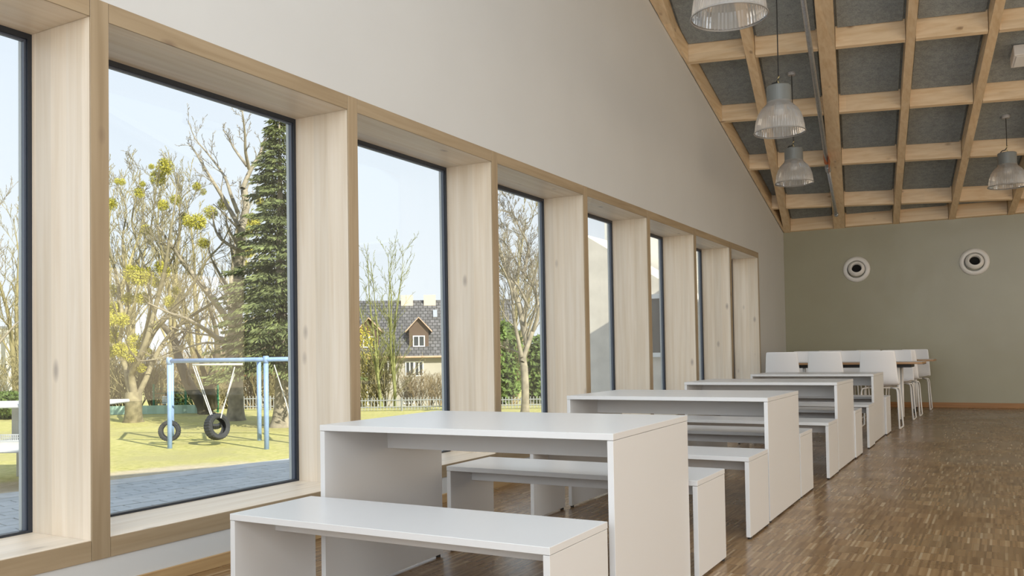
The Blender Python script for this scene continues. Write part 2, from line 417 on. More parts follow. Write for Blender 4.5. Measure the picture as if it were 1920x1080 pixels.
wr = MB().prism([(ROOM_X, ROOM_Y0), (ROOM_X+0.3, ROOM_Y0), (ROOM_X+0.3, ROOM_Y1+0.3), (ROOM_X, ROOM_Y1+0.3)], lambda x, y: -0.25, top)
tag(wr.build('wall_right', 'white_wall'), 'white wall along the right of the hall', kind='structure')
wk = MB().prism([(-0.4, ROOM_Y0-0.3), (ROOM_X+0.3, ROOM_Y0-0.3), (ROOM_X+0.3, ROOM_Y0), (-0.4, ROOM_Y0)], lambda x, y: -0.25, top)
tag(wk.build('wall_back', 'white_wall'), 'white wall behind the camera', kind='structure')
tag(MB().box(0.0, ROOM_X, ROOM_Y1-0.016, ROOM_Y1, 0, 0.082).build('baseboard_far', 'oak_base', bevel=0.002), 'oak skirting board under the olive wall', kind='structure')
tag(MB().box(0.0, 0.016, OPEN0-1.4, ROOM_Y1-0.016, 0, 0.062).build('baseboard_left', 'oak_base_y', bevel=0.002), 'oak skirting board below the windows', kind='structure')
# plinth of the building down to the ground outside
tag(MB().box(-0.42, ROOM_X+0.3, ROOM_Y0-0.3, ROOM_Y1+0.3, G-0.2, -0.25).build('wall_plinth', 'concrete'), 'concrete plinth under the hall', kind='structure')

# windows
for k in range(-3, 7):
    ya = Y0+k*BAY; yb = Y0+(k+1)*BAY
    w = empty('window_%d' % (k+4), (0, ya, ZB)); tag(w, 'tall fixed window in a deep pale timber lining', kind='structure')
    def part(mb, name, mat, bevel=0.0):
        o = mb.build(name, mat, w, bevel=bevel); o.location = (0, -ya, -ZB); return o
    g = 0.0016; XB = -DEPTH-0.02
    part(MB().box(XB, -0.004, ya, ya+MW, ZB, ZT), 'post', 'pale_wood_z', 0.0012)
    part(MB().box(-0.003, 0.006, ya+0.0005, ya+MW-0.0005, ZB, ZT), 'post_cover', 'tan_wood_z', 0.001)
    part(MB().box(XB, -0.004, ya+MW+g, yb-g, ZL, ZT), 'head_board', 'pale_wood_y', 0.0012)
    part(MB().box(-0.003, 0.005, ya+MW+g, yb-g, ZL, ZT), 'head_cover', 'tan_wood_y', 0.001)
    part(MB().box(XB, -0.004, ya+MW+g, yb-g, ZB, ZS), 'sill_board', 'pale_wood_y', 0.0012)
    part(MB().box(-0.003, 0.005, ya+MW+g, yb-g, ZB, ZS-0.001), 'sill_cover', 'tan_wood_y', 0.001)
    if k == 6:
        part(MB().box(XB, -0.004, yb, yb+0.035, ZB, ZT), 'post', 'pale_wood_z', 0.0012)
        part(MB().box(-0.003, 0.006, yb, yb+0.035, ZB, ZT), 'post_cover', 'tan_wood_z', 0.001)
    a, b2, x0, x1, t = ya+MW, yb, -DEPTH-0.034, -DEPTH-0.001, 0.020
    fr = MB()
    fr.box(x0, x1, a, a+t, ZS, ZL); fr.box(x0, x1, b2-t, b2, ZS, ZL)
    fr.box(x0, x1, a+t, b2-t, ZL-t-0.006, ZL); fr.box(x0, x1, a+t, b2-t, ZS-0.01, ZS+0.012)
    part(fr, 'frame', 'anthracite')
    bd = MB(); xb0, xb1, t2 = -DEPTH-0.034, -DEPTH-0.014, 0.029
    bd.box(xb0, xb1, a+t, a+t2, ZS+0.012, ZL-t-0.006); bd.box(xb0, xb1, b2-t2, b2-t, ZS+0.012, ZL-t-0.006); bd.box(xb0, xb1, a+t2, b2-t2, ZL-t2-0.006, ZL-t-0.006)
    part(bd, 'glazing_bead', 'bead_grey')
    part(MB().box(-DEPTH-0.030, -DEPTH-0.022, a+t, b2-t, ZS+0.012, ZL-t-0.006), 'pane', 'window_glass')
    oj = MB(); oj.box(-DEPTH-0.055, x0-0.001, b2-0.030, b2+0.03, ZS-0.03, ZL+0.03); oj.box(-DEPTH-0.055, x0-0.001, a-0.03, a+0.030, ZS-0.03, ZL+0.03)
    part(oj, 'outer_jamb', 'outer_jamb_grey')

# ceiling: skewed grid of rafters and cross beams under dark felt panels
SK = 0.132
ceil = empty('ceiling'); tag(ceil, 'sloping timber grid ceiling with dark felt panels', kind='structure')
raf = [(-0.86, 0.11), (0.02, 0.11), (0.88, 0.19), (1.85, 0.10), (2.71, 0.10), (3.57, 0.10), (4.43, 0.10)]
YB = 6.0
def rx(x16, y): return x16-SK*(y-16.3)
for x16, wd in raf:
    poly = [(rx(x16, YB), YB), (rx(x16+wd, YB), YB), (rx(x16+wd, ROOM_Y1), ROOM_Y1), (rx(x16, ROOM_Y1), ROOM_Y1)]
    poly = clip(poly, -1, 0, -0.006)
    if len(poly) < 3: continue
    MB().prism(poly, zc, lambda x, y: zc(x, y)+FELT).build('rafter', 'roof_wood_y', ceil)
rows = [6.15+1.51*j for j in range(7)]
cells = raf
def row_y(y_at0, x): return y_at0+SK*x
for yr in rows+[None]:
    for (xa, wa), (xb, wb2) in zip(cells[:-1], cells[1:]):
        if yr is None: ylo, yhi, sk = ROOM_Y1-0.055, ROOM_Y1-0.004, 0.0
        else: ylo, yhi, sk = yr, yr+0.055, SK
        big = [(-1, ylo-sk), (8, ylo+8*sk), (8, yhi+8*sk), (-1, yhi-sk)]
        g = 0.006
        p = clip(big, -1, -SK, -(xa+wa+SK*16.3+g)); p = clip(p, 1, SK, xb+SK*16.3-g)
        p = clip(p, -1, 0, -0.012); p = clip(p, 0, 1, ROOM_Y1-0.004)
        if len(p) < 3: continue
        MB().prism(p, lambda x, y: zc(x, y)+0.004, lambda x, y: zc(x, y)+FELT).build('cross_beam', 'roof_wood_x', ceil)
# edge boards along the window wall and felt panels cell by cell
yr_all = rows+[rows[-1]+1.51]
for j in range(len(yr_all)-1):
    a, b2 = yr_all[j]+0.06, min(yr_all[j+1]-0.004, ROOM_Y1-0.06)
    if b2-a > 0.1:
        MB().prism([(0.012, a), (0.05, a), (0.05, b2), (0.012, b2)], lambda x, y: zc(x, y)+0.002, lambda x, y: zc(x, y)+FELT).build('edge_board', 'roof_wood_y', ceil)
for j in range(len(yr_all)-1):
    for (xa, wa), (xb, wb2) in zip(cells[:-1], cells[1:]):
        lo, hi = yr_all[j]+0.055+0.02, yr_all[j+1]-0.02
        big = [(-1, lo-SK), (8, lo+8*SK), (8, hi+8*SK), (-1, hi-SK)]
        p = clip(big, -1, -SK, -(xa+wa+SK*16.3+0.03)); p = clip(p, 1, SK, xb+SK*16.3-0.03)
        p = clip(p, -1, 0, -0.06); p = clip(p, 0, 1, ROOM_Y1-0.06)
        if len(p) < 3: continue
        MB().prism(p, lambda x, y: zc(x, y)+FELT-0.03, lambda x, y: zc(x, y)+FELT-0.002).build('felt_panel', 'felt', ceil)
rf = MB().prism([(-0.55, ROOM_Y0-0.3), (ROOM_X+0.3, ROOM_Y0-0.3), (ROOM_X+0.3, ROOM_Y1+0.5), (-0.55, ROOM_Y1+0.5)], lambda x, y: zc(x, y)+FELT, lambda x, y: zc(x, y)+FELT+0.30)
rf.build('roof_slab', 'felt', ceil)
fillf = MB(); zz = lambda d: (lambda x, y: zc(x, y)+d)  # added frame around the near overhead fill; the roof has no opening
for (xa, xb, ya, yb) in ((FILL_X-3.65, FILL_X-3.5, -3.5, 4.25), (FILL_X+3.5, FILL_X+3.65, -3.5, 4.25), (FILL_X-3.5, FILL_X+3.5, -3.5, -3.35), (FILL_X-3.5, FILL_X+3.5, 4.1, 4.25)):
    fillf.prism([(xa, ya), (xb, ya), (xb, yb), (xa, yb)], zz(0.02), zz(FELT-0.001))
tag(fillf.build('window_11', 'frame_white'), 'added white frame around the overhead fill light, unseen above the camera', kind='structure')
fillf = MB()  # added frame around the far overhead fill, likewise under closed roof
for (xa, xb, ya, yb) in ((5.0, 5.15, 6.2, 15.7), (8.65, 8.8, 6.2, 15.7), (5.15, 8.65, 6.2, 6.35), (5.15, 8.65, 15.55, 15.7)):
    fillf.prism([(xa, ya), (xb, ya), (xb, yb), (xa, yb)], zz(0.02), zz(FELT-0.001))
tag(fillf.build('window_12', 'frame_white'), 'added white frame around the overhead fill light, unseen over the right of the hall', kind='structure')

# ------------------------------------------------------------------ tables and benches
def table_like(name, loc, rz, lx, ly, h, th, apron_h, label, cat, group):
    """slab top on two side panels with a rail set back under the top; origin at floor centre"""
    r = empty(name, loc, rz); tag(r, label, cat, group)
    hx, hy = lx/2, ly/2; zb = 0.012
    MB().box(-hx, hx, -hy, hy, h-th, h).build('top', 'laminate', r, bevel=0.0012)
    for sgn in (-1, 1):
        x0, x1 = (-hx+0.001, -hx+th) if sgn < 0 else (hx-th, hx-0.001)
        pn = MB().box(x0, x1, -hy+0.001, hy-0.001, zb, h-th-0.0015).build('side_panel', 'laminate', r, bevel=0.001)
        for yy in (-hy+0.03, hy-0.03):
            MB().lathe([(0.0, 0), (0.012, 0), (0.012, zb), (0.0, zb)], 10, ((x0+x1)/2, yy, 0)).build('foot', 'black_foot', pn)
    MB().box(-hx+th, hx-th, -0.011, 0.011, h-th-apron_h, h-th-0.001).build('rail', 'laminate', r, bevel=0.001)
    return r
TG, BG = 'white laminate tables in the row', 'white laminate benches in the row'
def table(x, y, rz, label): return table_like('table', (x, y, 0), rz, 1.315, 0.92, 0.74, 0.024, 0.118, label, 'table', TG)
def bench(x, y, rz, label): return table_like('bench', (x, y, 0), rz, 1.345, 0.442, 0.444, 0.024, 0.075, label, 'bench', BG)
bench(1.530, 2.560, 0.000, 'white laminate bench nearest the camera, in front of the first table')
table(1.533, 3.282, 0.030, 'largest-looking white laminate table, nearest the camera, between two benches')
bench(1.528, 4.030, 0.000, 'white bench seen under the nearest table, on its far side')
bench(1.525, 4.958, 0.000, 'white bench on the near side of the second table from the camera')
table(1.532, 5.690, 0.004, 'second white laminate table from the camera')
bench(1.515, 6.398, 0.000, 'white bench on the far side of the second table from the camera')
bench(1.542, 7.367, 0.000, 'white bench on the near side of the third table from the camera')
table(1.550, 8.110, 0.000, 'third white laminate table from the camera')
bench(1.545, 8.795, 0.000, 'white bench on the far side of the third table from the camera')
bench(1.552, 9.690, 0.000, 'white bench on the near side of the fourth table, close to the chairs')
table(1.550, 10.515, 0.000, 'fourth and farthest white laminate table, just before the shell chairs')
bench(1.556, 11.215, 0.000, 'farthest white bench, behind the fourth table and before the chairs')

# ------------------------------------------------------------------ shell chairs and high tables
def chair_proto():
    r = empty('shell_chair')
    prof = [(0.215, 0.535, 0.40), (0.20, 0.548, 0.43), (0.10, 0.540, 0.46), (-0.02, 0.530, 0.475), (-0.12, 0.534, 0.475), (-0.175, 0.556, 0.47),
            (-0.205, 0.60, 0.465), (-0.222, 0.68, 0.455), (-0.236, 0.78, 0.44), (-0.250, 0.88, 0.425), (-0.262, 0.965, 0.41), (-0.266, 0.985, 0.395)]
    nu = 9; vs = []; fs = []
    for i, (y, z, wd) in enumerate(prof):
        for k in range(nu):
            u = -1+2*k/(nu-1); cv = u*u
            back = min(1, max(0, (i-4)/3))
            vs.append((u*wd/2, y+back*0.045*cv, z+(1-back)*0.02*cv))
    for i in range(len(prof)-1):
        for k in range(nu-1):
            a = i*nu+k; fs.append((a, a+1, a+nu+1, a+nu))
    o = MB().add(vs, fs).build('shell', 'chair_shell_white', r, smooth=True)
    md = o.modifiers.new('thick', 'SOLIDIFY'); md.thickness = 0.012; md.offset = 0
    sd = o.modifiers.new('soft', 'SUBSURF'); sd.levels = 1; sd.render_levels = 1
    for s in (-1, 1):
        # bent wire leg frame: front leg, floor runner, rear leg
        MB().tube([(s*0.13, 0.12, 0.515), (s*0.20, 0.16, 0.50), (s*0.212, 0.185, 0.46), (s*0.235, 0.225, 0.02), (s*0.236, 0.21, 0.011),
                   (s*0.236, -0.23, 0.011), (s*0.235, -0.245, 0.02), (s*0.212, -0.13, 0.46), (s*0.20, -0.11, 0.50), (s*0.13, -0.08, 0.515)], 0.0105, 8).build('leg_frame', 'white_tube', r, smooth=True)
    for yy in (0.12, -0.08): MB().tube([(-0.13, yy, 0.512), (0.13, yy, 0.512)], 0.009, 8).build('seat_support', 'white_tube', r, smooth=True)
    return r
ch0 = chair_proto()
CG = 'white shell chairs at the wood edged tables'
rows_ch = [(12.02, 0.0, 'near side of the first oak-edged table'), (13.50, math.pi, 'far side of the first oak-edged table'),
           (14.25, 0.0, 'near side of the rear oak-edged table'), (15.62, math.pi, 'far side of the rear oak-edged table')]
xs_ch = [[0.875, 1.42, 2.055], [0.84, 1.40, 2.09], [0.80, 1.40, 2.12], [0.84, 1.45, 2.17]]
wh = ['left', 'middle', 'right']
first = True
for (y, rz, side), xs in zip(rows_ch, xs_ch):
    for x, pos in zip(xs, wh):
        c = ch0 if first else copy_tree(ch0); first = False
        c.location = (x, y, 0); c.rotation_euler = (0, 0, rz)
        tag(c, '%s white shell chair on the %s' % (pos, side), 'chair', CG)
def high_table(y0, y1, label):
    x0, x1, h = 0.72, 2.52, 0.83
    r = empty('high_table', ((x0+x1)/2, (y0+y1)/2, 0)); tag(r, label, 'table', 'wood edged tables')
    hx, hy = (x1-x0)/2, (y1-y0)/2
    MB().box(-hx, hx, -hy, hy, h-0.030, h-0.002).build('top_core', 'oak_edge', r, bevel=0.001)
    MB().box(-hx+0.002, hx-0.002, -hy+0.002, hy-0.002, h-0.002, h).build('top_surface', 'laminate', r)
    MB().box(-hx+0.14, hx-0.14, -hy+0.10, hy-0.10, h-0.075, h-0.030).build('under_frame', 'black_foot', r)
    for sx in (-1, 1):
        for sy in (-1, 1):
            px, py = sx*(hx-0.30), sy*(hy-0.14)
            lg = MB().tube([(px, py, 0.07), (px, py, h-0.075)], 0.022, 12).build('leg', 'white_tube', r, smooth=True)
            MB().tube([(px-0.012, py, 0.036), (px+0.012, py, 0.036)], 0.036, 16).build('castor', 'black_foot', lg, smooth=False)
    return r
high_table(12.42, 13.14, 'white table with an oak edge between the first two rows of shell chairs')
high_table(14.62, 15.34, 'rear white table with an oak edge, nearest the olive wall')

# ------------------------------------------------------------------ wall nozzles
def nozzle(x, z, lab):
    r = empty('air_nozzle', (x, ROOM_Y1, z)); tag(r, lab, 'air vent', 'round jet nozzles on the olive wall')
    def part(prof, name, mat, par, tilt=(0, 0)):
        o = MB().lathe(prof, 40).build(name, mat, par, smooth=True)
        o.rotation_euler = (math.pi/2+tilt[0], 0, tilt[1]); return o
    R = 0.225
    fl = part([(0.150, 0.0), (0.150, 0.030), (0.158, 0.042), (0.195, 0.040), (R-0.006, 0.022), (R, 0.012), (R, 0.0)], 'flange', 'vent_white', r)
    ball = part([(0.140, 0.03), (0.141, 0.04), (0.130, 0.062), (0.108, 0.085), (0.092, 0.092), (0.086, 0.088), (0.080, 0.03), (0.078, 0.004)], 'nozzle_ball', 'vent_white', r, (-0.28, 0.12))
    part([(0.0, 0.006), (0.082, 0.006)], 'opening', 'black_void', r)
    part([(0.143, 0.002), (0.151, 0.002)], 'gap_ring', 'black_void', r)
nozzle(1.242, 2.404, 'left round white jet nozzle on the olive wall')
nozzle(3.076, 2.415, 'right round white jet nozzle on the olive wall')

# ------------------------------------------------------------------ pendant lamps
def pendant(px, py, depth, lab, ztop=None):
    c = at(px, py, depth)                   # centre of the rim
    r = empty('pendant_lamp', c); tag(r, lab, 'lamp', 'prismatic dome pendant lamps')
    R = 0.24
    prof = [(R+0.006, 0.0), (R+0.006, 0.008), (R-0.004, 0.014), (R-0.008, 0.06), (R-0.018, 0.12), (R-0.038, 0.18), (R-0.068, 0.23), (R-0.098, 0.262), (R-0.118, 0.285), (R-0.126, 0.31)]
    seg = 120
    MB().lathe(prof, seg, rfun=lambda rr, z, k: rr+(0.0022 if (k % 2 and 0.012 < z < 0.25) else 0)).build('shade', 'prismatic_acrylic', r, smooth=False)
    MB().tube([((R+0.003)*math.cos(t*math.pi/24), (R+0.003)*math.sin(t*math.pi/24), 0.003) for t in range(48)], 0.0055, 6, closed=True).build('rim', 'prismatic_acrylic', r, smooth=True)
    MB().lathe([(0.0, 0.30), (0.112, 0.30), (0.116, 0.304), (0.116, 0.452), (0.110, 0.458), (0.0, 0.458)], 40).build('housing', 'lamp_grey', r, smooth=False)
    MB().lathe([(0.0, 0.17), (0.045, 0.18), (0.055, 0.22), (0.040, 0.27), (0.030, 0.30)], 20).build('bulb', 'chair_shell_white', r, smooth=True)
    zt = zc(c.x, c.y)+FELT-0.03-c.z
    MB().tube([(0, 0, 0.53), (0.002, 0, (0.53+zt)/2), (0, 0, zt-0.02)], 0.0055, 6).build('cord', 'cord_black', r)
    MB().tube([(0.0, 0, 0.53), (-0.02, 0.0, 0.50), (-0.055, 0, 0.495), (-0.075, 0, 0.475), (-0.07, 0, 0.455)], 0.007, 6).build('lead', 'cord_black', r, smooth=True)
    MB().tube([(0, 0, 0.455), (0.012, 0, 0.475), (0.0, 0, 0.495), (-0.008, 0, 0.515), (0.0, 0, 0.545), (0.010, 0, 0.56)], 0.006, 6).build('hook', 'hook_brass', r, smooth=True)
    MB().lathe([(0.0, zt-0.028), (0.045, zt-0.028), (0.052, zt-0.012), (0.052, zt+0.012), (0.0, zt+0.012)], 24).build('ceiling_rose', 'rose_grey', r)
pendant(1367, 33, 5.60, 'ribbed dome pendant lamp cut off by the top of the picture')
pendant(1462, 249, 8.50, 'ribbed dome pendant lamp in the middle, with its cord running out of the picture')
pendant(1489.5, 344, 11.36, 'ribbed dome pendant lamp hanging just below and beyond the middle one')
pendant(1890, 350, 11.77, 'ribbed dome pendant lamp at the right edge of the picture')

# conduit pipe under the wide rafter
def on_ceiling(px, py, dz):
    d = CF + CR*(px-960)/F_PX + CU*(CY-py)/F_PX
    t = (7.6253+dz-CAM[2]-0.27473*CAM[1])/(d[2]+0.27473*d[1]); return Vector(CAM+d*t)
pe, pj, pt = on_ceiling(1568, 403, -0.03), on_ceiling(1552, 315, -0.06), on_ceiling(1506, 0, -0.10)
ps = pj+(pt-pj)*1.9
pr = empty('conduit_pipe', pe); tag(pr, 'galvanised steel pipe running under the timber ceiling grid', 'pipe')
def rel(p): return p-pe
MB().tube([rel(ps), rel(pj)], 0.030, 16).build('pipe', 'zinc', pr, smooth=True)
MB().tube([rel(pj), Vector((0, 0, 0))], 0.026, 16).build('pipe', 'zinc', pr, smooth=True)
dj = (pe-pj).normalized()
MB().tube([rel(pj-dj*0.06), rel(pj-dj*0.05), rel(pj+dj*0.10), rel(pj+dj*0.11)], [0.034, 0.040, 0.040, 0.034], 16).build('coupling', 'zinc', pr, smooth=True)
MB().tube([Vector((0, 0, 0)), dj*-0.05], 0.036, 16).build('end_cap', 'zinc', pr, smooth=True)
q = on_ceiling(1548, 290, -0.055); q2 = on_ceiling(1550, 305, -0.06)
MB().tube([rel(q), rel(q2)], [0.034, 0.036], 14).add([rel(q)+Vector((0.03, 0, 0)), rel(q2)+Vector((0.03, 0, 0)), rel(q2)+Vector((0.02, 0.05, -0.17)), rel(q)+Vector((0.06, 0.02, -0.10))], [(0, 1, 2, 3)]).build('tape', 'tape_orange', pr)
bx = on_ceiling(1912, 95, 0.21)
r = empty('ceiling_device', bx); tag(r, 'small white box fixed to the felt ceiling at the right edge', 'sensor')
r.rotation_euler = (-math.atan(0.2747), 0, math.atan(SK))
MB().box(-0.085, 0.16, -0.14, 0.14, -0.14, 0.0).build('housing', 'device_white', r, bevel=0.006)
MB().box(-0.06, 0.13, -0.11, 0.11, -0.148, -0.141).build('lens', 'vent_white', r, bevel=0.002)

#OUTDOOR#
# ================================================================== outdoors
RNG = random.Random(7)
HF = Vector((CF[0], CF[1], 0)).normalized(); HR = Vector((CR[0], CR[1], 0)).normalized()
# ground: flat school yard, falling away to the houses beyond the fence
def terrain(d): return G if d < 40 else (G-(d-40)/32*3.1 if d < 72 else G-3.1)
lw = MB(); ds = [-30, 0, 20, 40, 56, 72, 130, 330]
base = Vector((CAM[0], CAM[1], 0))
vs = []
for d in ds:
    for s in (-150, -60, 0, 60, 220):
        p = base+HF*d+HR*s; vs.append((p.x, p.y, terrain(d)-0.012))
n = 5
lw.add(vs, [(i*n+k, i*n+k+1, (i+1)*n+k+1, (i+1)*n+k) for i in range(len(ds)-1) for k in range(n-1)])
tag(lw.build('lawn', 'lawn_ground'), 'sunlit patchy lawn of the school yard', kind='structure')
# paved strip: kerb line from two ground points in the photo
kA, kB = on_ground(206, 911, G), on_ground(545, 868, G)
kd = (kB-kA); kd.z = 0; kd.normalize(); kn = Vector((kd.y, -kd.x, 0))      # kn points to the building
if kn.x < 0: kn = -kn
KERB_W = 0.62
pv = empty('paving', (kA.x, kA.y, G), math.atan2(kd.y, kd.x)); tag(pv, 'grey concrete slab paving beside the building', kind='structure')
MB().box(-22, 16, -13.0, 0.0, -0.06, -0.006).build('joint_bed', 'black_void', pv)
sgn = -1
sl_me = MB().box(-0.288, 0.288, -0.138, 0.138, -0.03, 0.014).mesh('slab')
bm = bmesh.new(); bm.from_mesh(sl_me); bmesh.ops.bevel(bm, geom=[e for e in bm.edges], offset=0.006, segments=1, affect='EDGES'); bm.to_mesh(sl_me); bm.free()
sl_me.materials.append(MATS['concrete'])
plain('slab_grey', (0.46, 0.475, 0.47), 0.8, noise=0.10, nscale=3); sl_me.materials[0] = MATS['slab_grey']
rest = MB(); cnt = 0
for row in range(30):
    for c in range(-28, 24):
        lx, ly = c*0.60+(0.30 if row % 2 else 0), -0.15-row*0.30
        wpt = Vector((kA.x, kA.y, G))+kd*lx+(-kn if False else kn)*(-ly)
        rel2 = wpt-Vector(CAM); dep = rel2.dot(Vector(CF))
        px = 960+F_PX*rel2.dot(Vector(CR))/dep if dep > 1 else -999; py = CY-F_PX*rel2.dot(Vector(CU))/dep if dep > 1 else 0
        if row < 12 and -30 < px < 570 and py < 1010 and cnt < 296:
            o = bpy.data.objects.new('slab', sl_me); COL.objects.link(o); o.parent = pv; o.location = (lx, ly, RNG.uniform(-0.003, 0.003)); cnt += 1
        elif -16 < lx < 12: rest.box(lx-0.293, lx+0.293, ly-0.143, ly+0.143, -0.03, 0.010)
tag(rest.build('slab_field', 'slab_grey', pv), 'rest of the slab paving', kind='stuff')
kb = empty('kerb', (kA.x, kA.y, G), math.atan2(kd.y, kd.x)); tag(kb, 'pale concrete kerb strip between paving and lawn', kind='structure')
for c in range(-10, 7): MB().box(c*2.0+0.006, c*2.0+1.994, 0.006, KERB_W, -0.08, 0.02).build('kerb_stone', 'concrete', kb, bevel=0.008)

# ---------------------------------------------------------------- trees
def interp(pts, rads, t):
    n = len(pts)-1; f = min(t*n, n-1e-6); i = int(f); u = f-i
    return pts[i].lerp(pts[i+1], u), rads[i]*(1-u)+rads[i+1]*u, (pts[i+1]-pts[i]).normalized()
def sprout(mb, rng, pts, rads, level, kids, lenf, spread=0.8, up=0.25, rmin=0.006, tmin=0.25):
    """side branches off a stem, and twigs off those"""
    if level <= 0: return
    length = sum((pts[i+1]-pts[i]).length for i in range(len(pts)-1))
    k = kids[0]
    for j in range(k):
        t = tmin+(1-tmin)*(j+rng.random())/k
        p, r, d = interp(pts, rads, t)
        o = Vector((rng.gauss(0, 1), rng.gauss(0, 1), rng.gauss(0, 1))); o -= d*o.dot(d)
        if o.length < 1e-4: continue
        o.normalize()
        nd = (d+o*spread*rng.uniform(0.6, 1.3)+Vector((0, 0, up))).normalized()
        ln = length*lenf*rng.uniform(0.6, 1.2)*(1.15-0.6*t)
        r0 = max(rmin, r*0.42)
        q = [p]; dd = nd.copy(); m = 4
        for s_ in range(m):
            dd = (dd+Vector((rng.gauss(0, .18), rng.gauss(0, .18), rng.gauss(0, .14)+0.07*up*4))).normalized()
            q.append(q[-1]+dd*ln/m)
        rr = [max(rmin*0.7, r0*(1-0.8*i/m)) for i in range(m+1)]
        mb.tube(q, rr, 5 if r0 > 0.05 else 3, cap=False)
        sprout(mb, rng, q, rr, level-1, kids[1:], lenf, spread, up, rmin, 0.2)
def rnd_depth(rng, pts_px, d0, wob=0.6, drift=0.0):
    out = []; dz = 0
    for i, (x, y) in enumerate(pts_px):
        out.append(at(x, y, d0+dz)); dz += rng.uniform(-wob, wob)+drift
    return out
def smooth_path(pts, rads, sub=3):
    P = []; R = []
    n = len(pts)
    for i in range(n-1):
        p0, p1, p2, p3 = pts[max(i-1, 0)], pts[i], pts[i+1], pts[min(i+2, n-1)]
        for s_ in range(sub):
            t = s_/sub
            P.append(0.5*((2*p1)+(p2-p0)*t+(2*p0-5*p1+4*p2-p3)*t*t+(3*p1-p0-3*p2+p3)*t**3)); R.append(rads[i]*(1-t)+rads[i+1]*t)
    P.append(pts[-1]); R.append(rads[-1]); return P, R
def a3(pts): return [(200+x/3.177, 460+y/3.177) for x, y in pts]      # points read off one crop of the photo
def a2(pts): return [(200+x/3.857, 200+y/3.857) for x, y in pts]
def photo_tree(name, base_px, stems, mat, label, seed, kids, lenf=0.33, rmin=0.008, group=None, wob=0.5, spread=0.8, up=0.2):
    rng = random.Random(seed)
    b0 = on_ground(*base_px, G); depth = (b0-Vector(CAM)).dot(Vector(CF))
    root = empty(name, b0); tag(root, label, 'tree', group)
    tk = MB(); tw = MB()
    for i, (pts_px, r0, r1, dr) in enumerate(stems):
        pts = rnd_depth(rng, pts_px, depth, wob, dr)
        if i == 0: pts[0] = b0+Vector((0, 0, -0.1))
        m = len(pts); rads = [r0+(r1-r0)*j/(m-1) for j in range(m)]
        P, R = smooth_path(pts, rads)
        if i == 0: R[0] *= 1.45; R[1] *= 1.15
        tk.tube(P, R, 10 if r0 > 0.15 else 6, cap=False)
        if not (i == 0 and len(stems) > 1 and r1 > 0.12): sprout(tw, rng, P, R, len(kids), kids, lenf, spread, up, rmin)
    for mb, nm in ((tk, 'trunk'), (tw, 'branches')):
        mb.v = [tuple(Vector(v)-b0) for v in mb.v]
        o = mb.build(nm, mat, root, smooth=True)
        if nm == 'branches': o['kind'] = 'stuff'
    return root, depth
lime, d1 = photo_tree('lime_tree', (250, 791), [
    (a3([(165, 1052), (160, 960), (160, 880)]), 0.300, 0.30, 0),
    (a3([(150, 900), (125, 790), (110, 720), (75, 600), (95, 450), (60, 200), (20, 30), (-20, -200), (-60, -330)]), 0.136, 0.02, 0.15),
    (a3([(165, 890), (150, 780), (180, 700), (240, 560), (300, 330), (350, 130), (370, -20), (400, -200), (430, -420)]), 0.150, 0.02, -0.1),
    (a3([(190, 890), (240, 780), (290, 660), (370, 540), (480, 440), (620, 350), (740, 270), (800, 180)]), 0.116, 0.03, 0.2),
    (a3([(190, 720), (270, 540), (330, 460), (430, 350), (520, 220), (600, 80), (680, 0), (740, -120)]), 0.088, 0.02, -0.2),
    (a3([(195, 670), (240, 480), (260, 330), (230, 150), (190, 0), (150, -150), (190, -340), (200, -450)]), 0.082, 0.015, 0.1),
    (a3([(280, 420), (330, 200), (400, 60), (430, -60), (440, -260), (500, -330)]), 0.068, 0.015, -0.2),
    (a3([(95, 450), (130, 300), (100, 120), (95, -60), (120, -200), (80, -350)]), 0.068, 0.012, 0.25),
    (a3([(330, 200), (310, 60), (260, -60), (280, -200), (300, -420)]), 0.048, 0.012, -0.2)],
    'bark_pale', 'many-stemmed bare lime tree full of round mistletoe clumps, left in the large pane', 3, (13, 9, 6), 0.34)
plane, d2 = photo_tree('bare_tree', (441.5, 788), [
    (a3([(770, 1042), (770, 900), (765, 760), (745, 620), (770, 450), (785, 250), (790, 100), (800, -20), (805, -100), (830, -220), (822, -330)]), 0.30, 0.11, 0),
    (a2([(985, 590), (1040, 460), (1110, 340), (1130, 260), (1195, 190)]), 0.10, 0.015, 0.1),
    (a2([(1030, 450), (1005, 330), (1000, 200), (985, 60), (980, 20)]), 0.07, 0.01, -0.1),
    (a2([(1015, 430), (920, 300), (880, 220), (840, 170)]), 0.06, 0.012, 0.2),
    (a2([(955, 860), (830, 640), (730, 480), (630, 310), (580, 260)]), 0.09, 0.012, -0.15),
    (a2([(950, 770), (900, 640), (850, 500), (740, 350), (640, 230), (590, 100)]), 0.08, 0.01, 0.2),
    (a2([(940, 1030), (830, 960), (780, 870), (768, 760)]), 0.08, 0.02, 0.1),
    (a3([(745, 480), (640, 330), (520, 180), (420, 50), (380, -10), (300, -120)]), 0.13, 0.03, -0.3),
    (a3([(735, 610), (600, 510), (480, 440), (370, 400), (240, 340)]), 0.10, 0.02, -0.3),
    (a3([(730, 600), (600, 580), (480, 610), (330, 670), (200, 690)]), 0.06, 0.012, -0.2),
    (a3([(735, 560), (640, 540), (500, 520), (400, 490), (320, 470)]), 0.05, 0.012, 0.2)],
    'bark_grey', 'tall bare tree with a straight pale trunk, between the lime and the spruce', 11, (11, 8, 6), 0.28)
